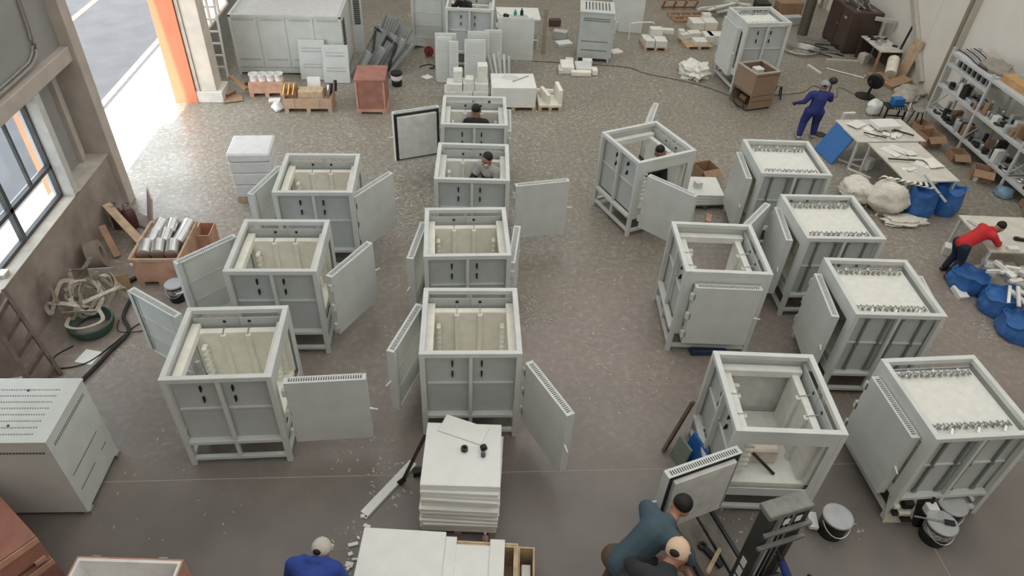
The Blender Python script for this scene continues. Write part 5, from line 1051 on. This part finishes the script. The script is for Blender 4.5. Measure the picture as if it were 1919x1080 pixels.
def person(loc, rz, J, top, trousers, label, hair=HAIR, cap=None, gloves=None, mask=None, hood=None, sleeve2=None, hat_back=False, shoes=DARK, legs=True, curl=.6, capmat2=None, scale=1.0, yoke=None):
    """J: joint positions in metres, x right, y ahead, z up, from a point on the floor"""
    root = empty('person', loc, rz, label, 'person')
    root.scale = scale if isinstance(scale, tuple) else (scale,) * 3
    V = {k: Vector(v) for k, v in J.items()}
    pel, che, nek, hd = V['pelvis'], V['chest'], V['neck'], V['head']
    look = Vector(J.get('look', (0, 1, 0))).normalized(); up = Vector(J.get('up', hd - nek)).normalized(); up = (up - look * up.dot(look)).normalized(); side = look.cross(up)
    b = MB()
    M3 = Matrix((side, look, up)).transposed()
    b.blob(hd, (.076, .092, .105), 18, 14, 0, 0, None, M3); b.blob(hd + look * .03 - up * .06, (.052, .055, .055), 12, 8, 0, 0, None, M3)
    capsule(b, nek - up * .03, hd - up * .06 - look * .01, .055, .05)
    capsule(b, hd + look * .09 + up * .005, hd + look * .108 - up * .022, .012, .016, 8)                  # nose
    capsule(b, hd + look * .083 - up * .055 - side * .018, hd + look * .083 - up * .055 + side * .018, .010, .010, 8)   # lips
    for s in (-1, 1): b.blob(hd + side * (s * .078) - up * .01, (.014, .026, .034), 10, 8, 0, 0, None, M3)  # ears
    hipv = (V['hip_r'] - V['hip_l']) if 'hip_r' in V else side * .18
    chain(b, [pel, (pel + che) / 2, che, nek], [.11, .11, .12, .055])
    for s in 'lr':
        chain(b, [V['sh_' + s], V['el_' + s], V['wr_' + s]], [.05, .04, .028])
        capsule(b, che, V['sh_' + s], .08, .05)
        d = V['wr_' + s] - V['el_' + s]; nn = Vector(J.get('pn_' + s, (0, 0, 1)))
        hand(b, V['wr_' + s], d, nn, 1 if s == 'l' else -1, curl)
        if legs: chain(b, [V['hip_' + s], V['kn_' + s], V['an_' + s]], [.08, .055, .04])
    fuse(b, 'body', SKIN, root, .0085, 3)
    for s in (-1, 1):
        e = MB().blob((0, 0, 0), (.011, .008, .011), 8, 6).build('eye', BLACK, root, True); e.location = hd + look * .083 + side * (s * .032) + up * .018
    j = MB()
    chain(j, [pel + (che - pel) * .05, (pel + che) / 2, che, nek - (nek - che) * .25], [.145, .14, .15, .08])
    if 'hip_r' in V: capsule(j, V['hip_l'] * .7 + pel * .3 + (che - pel) * .1, V['hip_r'] * .7 + pel * .3 + (che - pel) * .1, .11, .11)
    capsule(j, V['sh_l'] + (V['sh_r'] - V['sh_l']) * .1, V['sh_r'] + (V['sh_l'] - V['sh_r']) * .1, .085, .085)
    for s in 'lr':
        capsule(j, che, V['sh_' + s], .11, .075)
        if s != sleeve2: chain(j, [V['sh_' + s], V['el_' + s], V['wr_' + s] - (V['wr_' + s] - V['el_' + s]) * .06], [.072, .058, .046])
        else: chain(j, [V['sh_' + s], V['sh_' + s].lerp(V['el_' + s], .8)], [.072, .062])
    if hood:
        for q in range(7):
            a = -1.2 + q * .4; p = nek + side * (.11 * math.sin(a)) - look * (.02 + .07 * math.cos(a)) + up * .0; q2 = nek + side * (.11 * math.sin(a + .4)) - look * (.02 + .07 * math.cos(a + .4)); capsule(j, p, q2, .042, .042)
    fuse(j, 'jacket', top, root, .013, 5)
    if yoke:
        y_ = MB(); capsule(y_, V['sh_l'], V['sh_r'], .092, .092); capsule(y_, che + (nek - che) * .35, nek - (nek - che) * .2, .15, .085)
        for s in 'lr': capsule(y_, V['sh_' + s], V['sh_' + s].lerp(V['el_' + s], .55), .082, .072)
        fuse(y_, 'yoke', yoke, root, .013, 4)
    if legs:
        t = MB(); capsule(t, V['hip_l'], V['hip_r'], .115, .115)
        for s in 'lr': chain(t, [V['hip_' + s], V['kn_' + s], V['an_' + s] + (V['kn_' + s] - V['an_' + s]) * .1], [.112, .08, .062])
        fuse(t, 'trousers', trousers, root, .014, 4)
        for s in 'lr':
            f = Vector(J.get('toe', (0, 1, 0))); f.z = 0; f.normalize(); a = V['an_' + s]; sh_ = MB(); capsule(sh_, (a.x - f.x * .03, a.y - f.y * .03, .045), (a.x + f.x * .15, a.y + f.y * .15, .04), .045, .038); o = fuse(sh_, 'shoe', shoes, root, .012, 2)
    hb = MB()
    if cap:
        hb.blob(hd + up * .03 - look * .0, (.09, .105, .095), 20, 12, 0, 0, None, M3); o = hb.build('cap', cap, root, True)
        md = -1 if hat_back else 1
        br_ = MB(); x0 = hd + up * .035
        pts = [x0 + look * (md * (.08 + .09 * math.cos(a))) + side * (.085 * math.sin(a)) - up * .01 for a in [-1.5 + i * .3 for i in range(11)]]
        br_.add([tuple(p) for p in pts] + [tuple(p - up * .008) for p in pts], [tuple(range(11)), tuple(range(11, 22))[::-1]] + [(i, i + 11, (i + 1) % 11 + 11, (i + 1) % 11) for i in range(11)]); br_.build('brim', capmat2 or cap, root)
        MB().blob(hd + up * .125, (.012, .012, .008), 8, 6, 0, 0, None, M3).build('cap_button', cap, root, True)
        g_ = MB(); g_.blob(hd - look * .088 + up * .015, (.042, .03, .032), 10, 6, 0, 0, None, M3); g_.build('hair', HAIR, root, True)
    else:
        hb.blob(hd + up * .042 - look * .028, (.087, .09, .086), 20, 14, .02, 3, None, M3); hb.build('hair', hair, root, True)
    if mask: MB().blob(hd + look * .05 - up * .045, (.062, .062, .05), 14, 10, 0, 0, None, M3).build('face_mask', mask, root, True)
    if gloves:
        for s in gloves:
            gm = MB(); d = (V['wr_' + s] - V['el_' + s]).normalized(); capsule(gm, V['wr_' + s] - d * .02, V['wr_' + s] + d * .08, .038, .04); capsule(gm, V['wr_' + s] + d * .08, V['wr_' + s] + d * .15, .036, .025); fuse(gm, 'glove', BLACK, root, .01, 2)
    return root
BLUE_W = mat('blue_workwear', (44, 52, 112), .8, 0, .06, 8); BLUE_J = mat('blue_jacket', (40, 66, 140), .75, 0, .06, 6); RED_J = mat('red_jacket', (196, 44, 46), .7, 0, .05, 6)
TEAL = mat('teal_shirt', (66, 84, 94), .8, 0, .05, 6); BLK_J = mat('black_jacket', (38, 38, 40), .8, 0, .06, 8); NAVY = mat('navy_trousers', (38, 46, 66), .85, 0, .06, 8); BRNT = mat('brown_trousers', (92, 72, 54), .85, 0, .15, 9); CAPT = mat('tan_cap', (216, 188, 158), .8, 0, .04); CAPG = mat('beige_cap', (196, 190, 178), .8, 0, .04); PATT = mat('patterned_cap', (90, 100, 120), .8, 0, .3, 40, rgb2=(190, 192, 190)); MASKM = mat('mask_white', (206, 204, 198), .8); GREYJ = mat('grey_jacket', (170, 168, 164), .8)
# worker in blue, seen from behind, walking off with a pole
person((9.02, 16.1, 0), math.radians(-12), dict(pelvis=(0, 0, .76), hip_l=(-.09, 0, .74), hip_r=(.09, 0, .74), kn_l=(-.13, .05, .42), kn_r=(.12, .1, .42), an_l=(-.16, -.05, .08), an_r=(.14, .08, .08), chest=(.03, .04, 1.08), neck=(.05, .08, 1.25), head=(.06, .12, 1.37), sh_l=(-.15, .04, 1.16), sh_r=(.2, .06, 1.17), el_l=(-.25, .0, .96), wr_l=(-.33, .14, .85), el_r=(.27, .16, 1.0), wr_r=(.22, .36, 1.02), look=(.2, 1, -.15), pn_l=(0, 0, 1), pn_r=(0, 0, 1)), BLUE_W, BLUE_W, 'worker in dark blue overalls and patterned cap holding a black pole', cap=PATT, gloves='l', shoes=GREYJ, scale=(1.28, 1.2, 1.02))
pz = empty('black_pole', (9.4, 16.42, 0), 0, 'black pole with a round head held by the worker in dark blue', 'pole'); MB().bar((0, 0, .75), (.1, .16, 1.3), .035, .035).build('pole_shaft', BLACK, pz); MB().blob((.13, .2, 1.36), (.11, .11, .09), 16, 10).build('pole_head', DARK, pz, True)
dp = MB().lathe([(.15, 0), (.16, .015), (0, .02)], 18).build('round_plate', DARK, None, True); dp.location = (9.5, 16.3, 0); tag(dp, 'dark round plate on the floor beside the worker in dark blue', 'plate')
# man in red bending over the table
person((9.72, 10.42, 0), math.radians(-84), dict(pelvis=(0, -.02, .74), hip_l=(-.09, -.02, .72), hip_r=(.09, -.02, .72), kn_l=(-.1, .08, .42), kn_r=(.11, .04, .42), an_l=(-.11, -.02, .08), an_r=(.13, -.1, .08), chest=(0, .3, .98), neck=(0, .5, 1.05), head=(0, .62, 1.08), sh_l=(-.17, .4, 1.0), sh_r=(.17, .4, 1.0), el_l=(-.2, .52, .84), wr_l=(-.12, .66, .78), el_r=(.22, .54, .84), wr_r=(.12, .68, .78), look=(0, .7, -.75), up=(0, .7, .7)), RED_J, NAVY, 'man in a red jacket and navy trousers bent over the cutting table', gloves='lr')
# man in blue hooded jacket at the near edge
person((-1.62, 3.5, 0), math.radians(-8), dict(pelvis=(0, -.1, .82), hip_l=(-.09, -.1, .8), hip_r=(.09, -.1, .8), kn_l=(-.11, .05, .45), kn_r=(.11, .05, .45), an_l=(-.12, -.1, .08), an_r=(.12, -.1, .08), chest=(0, .24, 1.12), neck=(0, .42, 1.17), head=(.02, .5, 1.17), sh_l=(-.2, .34, 1.16), sh_r=(.2, .34, 1.16), el_l=(-.27, .34, .92), wr_l=(-.16, .5, .74), el_r=(.27, .34, .92), wr_r=(.18, .52, .74), look=(.15, .75, -.7), up=(0, .7, .7)), BLUE_J, NAVY, 'man in a blue hooded jacket and beige cap stooping by the timber crate', cap=CAPG, hood=True, scale=1.14)
# two men at the lined kiln
person((1.83, 3.97, 0), math.radians(-62), dict(pelvis=(0, -.05, .8), hip_l=(-.1, -.05, .78), hip_r=(.1, -.05, .78), kn_l=(-.13, .06, .43), kn_r=(.13, .02, .43), an_l=(-.15, -.04, .08), an_r=(.15, -.1, .08), chest=(0, .26, 1.05), neck=(.0, .46, 1.12), head=(-.05, .6, 1.12), sh_l=(-.2, .34, 1.1), sh_r=(.2, .34, 1.08), el_l=(-.28, .46, .84), wr_l=(-.14, .66, .62), el_r=(.28, .48, .84), wr_r=(.16, .66, .62), look=(-.1, .7, -.72), up=(0, .72, .7)), TEAL, BRNT, 'man in a teal grey shirt bending to the open padded door', scale=1.3)
pB = person((1.88, 3.14, 0), math.radians(-28), dict(pelvis=(0, -.05, .82), hip_l=(-.1, -.05, .8), hip_r=(.1, -.05, .8), kn_l=(-.12, .06, .44), kn_r=(.12, .04, .44), an_l=(-.13, -.06, .08), an_r=(.13, -.06, .08), chest=(0, .22, 1.1), neck=(.0, .38, 1.18), head=(.03, .49, 1.2), sh_l=(-.19, .26, 1.13), sh_r=(.19, .26, 1.13), el_l=(-.27, .42, .92), wr_l=(-.1, .6, .8), el_r=(.27, .42, .92), wr_r=(.16, .62, .8), look=(.2, .7, -.7), up=(0, .72, .7)), mat('black_tee', (44, 46, 48), .8), BLK_J, 'man in a black top and tan cap beside the one in teal grey', cap=CAPT, sleeve2='r', scale=1.38)
# operator of the stacker, mostly out of the picture
person((3.83, 3.2, 0), math.radians(8), dict(pelvis=(0, 0, .85), hip_l=(-.09, 0, .83), hip_r=(.09, 0, .83), kn_l=(-.1, .06, .45), kn_r=(.1, .04, .45), an_l=(-.1, -.03, .08), an_r=(.1, -.03, .08), chest=(0, .06, 1.22), neck=(0, .1, 1.4), head=(0, .06, 1.53), sh_l=(-.19, .08, 1.3), sh_r=(.19, .08, 1.3), el_l=(-.2, .36, 1.12), wr_l=(-.14, .7, 1.1), el_r=(.24, .2, 1.04), wr_r=(.2, .42, .98), look=(0, 1, -.4)), BLUE_W, NAVY, 'worker in dark blue sleeves and black gloves steering the stacker', gloves='lr')
# workers inside the kilns
SIT = dict(pelvis=(0, -.05, .78), hip_l=(-.09, -.03, .76), hip_r=(.09, -.03, .76), kn_l=(-.14, .26, .86), kn_r=(.14, .26, .86), an_l=(-.12, .2, .7), an_r=(.12, .2, .7))
def sit(**k): d = dict(SIT); d.update(k); return d
_o = person((.34, 14.1, -.1), math.radians(-5), sit(chest=(0, .0, 1.12), neck=(0, .04, 1.3), head=(0, .07, 1.43), sh_l=(-.17, .0, 1.22), sh_r=(.17, .0, 1.22), el_l=(-.25, .05, 1.0), wr_l=(-.16, .26, .98), el_r=(.25, .1, 1.02), wr_r=(.14, .26, 1.2), look=(.1, 1, -.2)), BLK_J, BLK_J, 'worker in black sitting in the kiln with the spread padded door', scale=1.18)
person((.6, 12.0, -.06), math.radians(142), sit(chest=(0, .03, 1.16), neck=(0, .07, 1.36), head=(0, .13, 1.47), sh_l=(-.18, .06, 1.26), sh_r=(.18, .06, 1.26), el_l=(-.24, .2, 1.06), wr_l=(-.12, .36, 1.16), el_r=(.24, .2, 1.06), wr_r=(.06, .4, 1.16), look=(.1, 1, -.35), up=(0, .3, .95)), BLK_J, BLK_J, 'masked worker in a grey and black jacket crouching in a kiln', mask=MASKM, scale=1.18, yoke=GREYJ)
person((4.24, 12.6, 0), math.radians(75), sit(chest=(0, .06, 1.06), neck=(0, .1, 1.22), head=(.0, .14, 1.33), sh_l=(-.18, .1, 1.08), sh_r=(.18, .1, 1.08), el_l=(-.26, .26, 1.0), wr_l=(-.2, .4, 1.16), el_r=(.26, .2, .95), wr_r=(.14, .36, 1.0), look=(0, .8, -.6), up=(0, .6, .8)), BLK_J, BLK_J, 'worker in black crouching low inside the skewed kiln', gloves='l', scale=1.1)
person((.16, 21.05, .38), math.radians(150), dict(SIT, chest=(0, .08, 1.2), neck=(0, .16, 1.4), head=(0, .22, 1.52), sh_l=(-.19, .08, 1.3), sh_r=(.19, .08, 1.3), el_l=(-.28, .2, 1.12), wr_l=(-.16, .36, 1.06), el_r=(.28, .2, 1.12), wr_r=(.2, .4, 1.3), look=(0, .8, -.5)), BLK_J, BLK_J, 'worker in black leaning over the rim of the farthest kiln')
o = MB().bar((.27, 11.55, 1.3), (.36, 11.68, 1.36), .06, .05).build('power_drill', BLACK); tag(o, 'black power drill in the hands of the masked worker', 'drill')
# ------------------------------------------------------------------ litter on the floor (uncountable)
rnd = random.Random(99)
def litter(label, spots, m_, name):
    mb = MB()
    for (x, y, rx, ry, n, s) in spots:
        for k in range(int(n * (.45 if y < 7.5 else .8))):
            r0 = math.sqrt(rnd.random()); a = rnd.uniform(0, 2 * PI); px_, py_ = x + rx * r0 * math.cos(a), y + ry * r0 * math.sin(a)
            l = s * rnd.uniform(.25, 1.2); w = s * rnd.uniform(.12, .5); t = rnd.uniform(0, PI); c, q = math.cos(t), math.sin(t); b = rnd.uniform(-.3, .3) * l; h = rnd.uniform(.004, .015)
            vs = []
            for u, off, z in ((-1, 0, .002), (0, b, h), (1, 0, .003)):
                for v in (-1, 1): lx, ly = u * l / 2, off + v * w / 2; vs.append((px_ + lx * c - ly * q, py_ + lx * q + ly * c, z))
            mb.add(vs, [(0, 2, 3, 1), (2, 4, 5, 3)])
    o = mb.build(name, m_); o['kind'] = 'stuff'; tag(o, label, 'litter'); return o
P = lambda a, b: at(a, b)[:2]
sp = []
def S(px_, py_, rx, ry, n, s): x, y = P(px_, py_); sp.append((x, y, rx, ry, n, s))
S(1005, 590, .35, .35, 170, .05); S(990, 560, .2, .15, 50, .05); S(740, 400, .9, 1.2, 420, .08); S(690, 850, .6, .5, 80, .05); S(650, 1040, .25, .5, 80, .05); S(730, 905, .35, .4, 70, .06)
S(240, 665, .3, .25, 60, .05); S(330, 800, .25, .4, 40, .05); S(1390, 985, .3, .45, 70, .05); S(1110, 405, .5, .4, 80, .06); S(1225, 135, 2.2, 1.5, 160, .09); S(1300, 270, .5, .5, 60, .06)
S(1650, 620, .8, 1.0, 70, .07); S(1880, 620, .8, .4, 110, .07); S(1540, 1000, .6, .4, 45, .05); S(1060, 250, 1.8, 2.5, 260, .08); S(1170, 560, 1.2, 2.2, 160, .06); S(1600, 380, .8, 1.2, 90, .1); S(760, 640, .5, .6, 60, .06); S(1130, 700, .9, 1.1, 70, .05); S(600, 760, .5, .4, 40, .05); S(300, 950, 1.2, .7, 45, .04); S(900, 200, 1.5, 1.2, 90, .08)
litter('pale shreds of fibre scattered over the concrete floor', sp, mat('fibre_litter', (180, 173, 160), .9), 'fibre_litter')
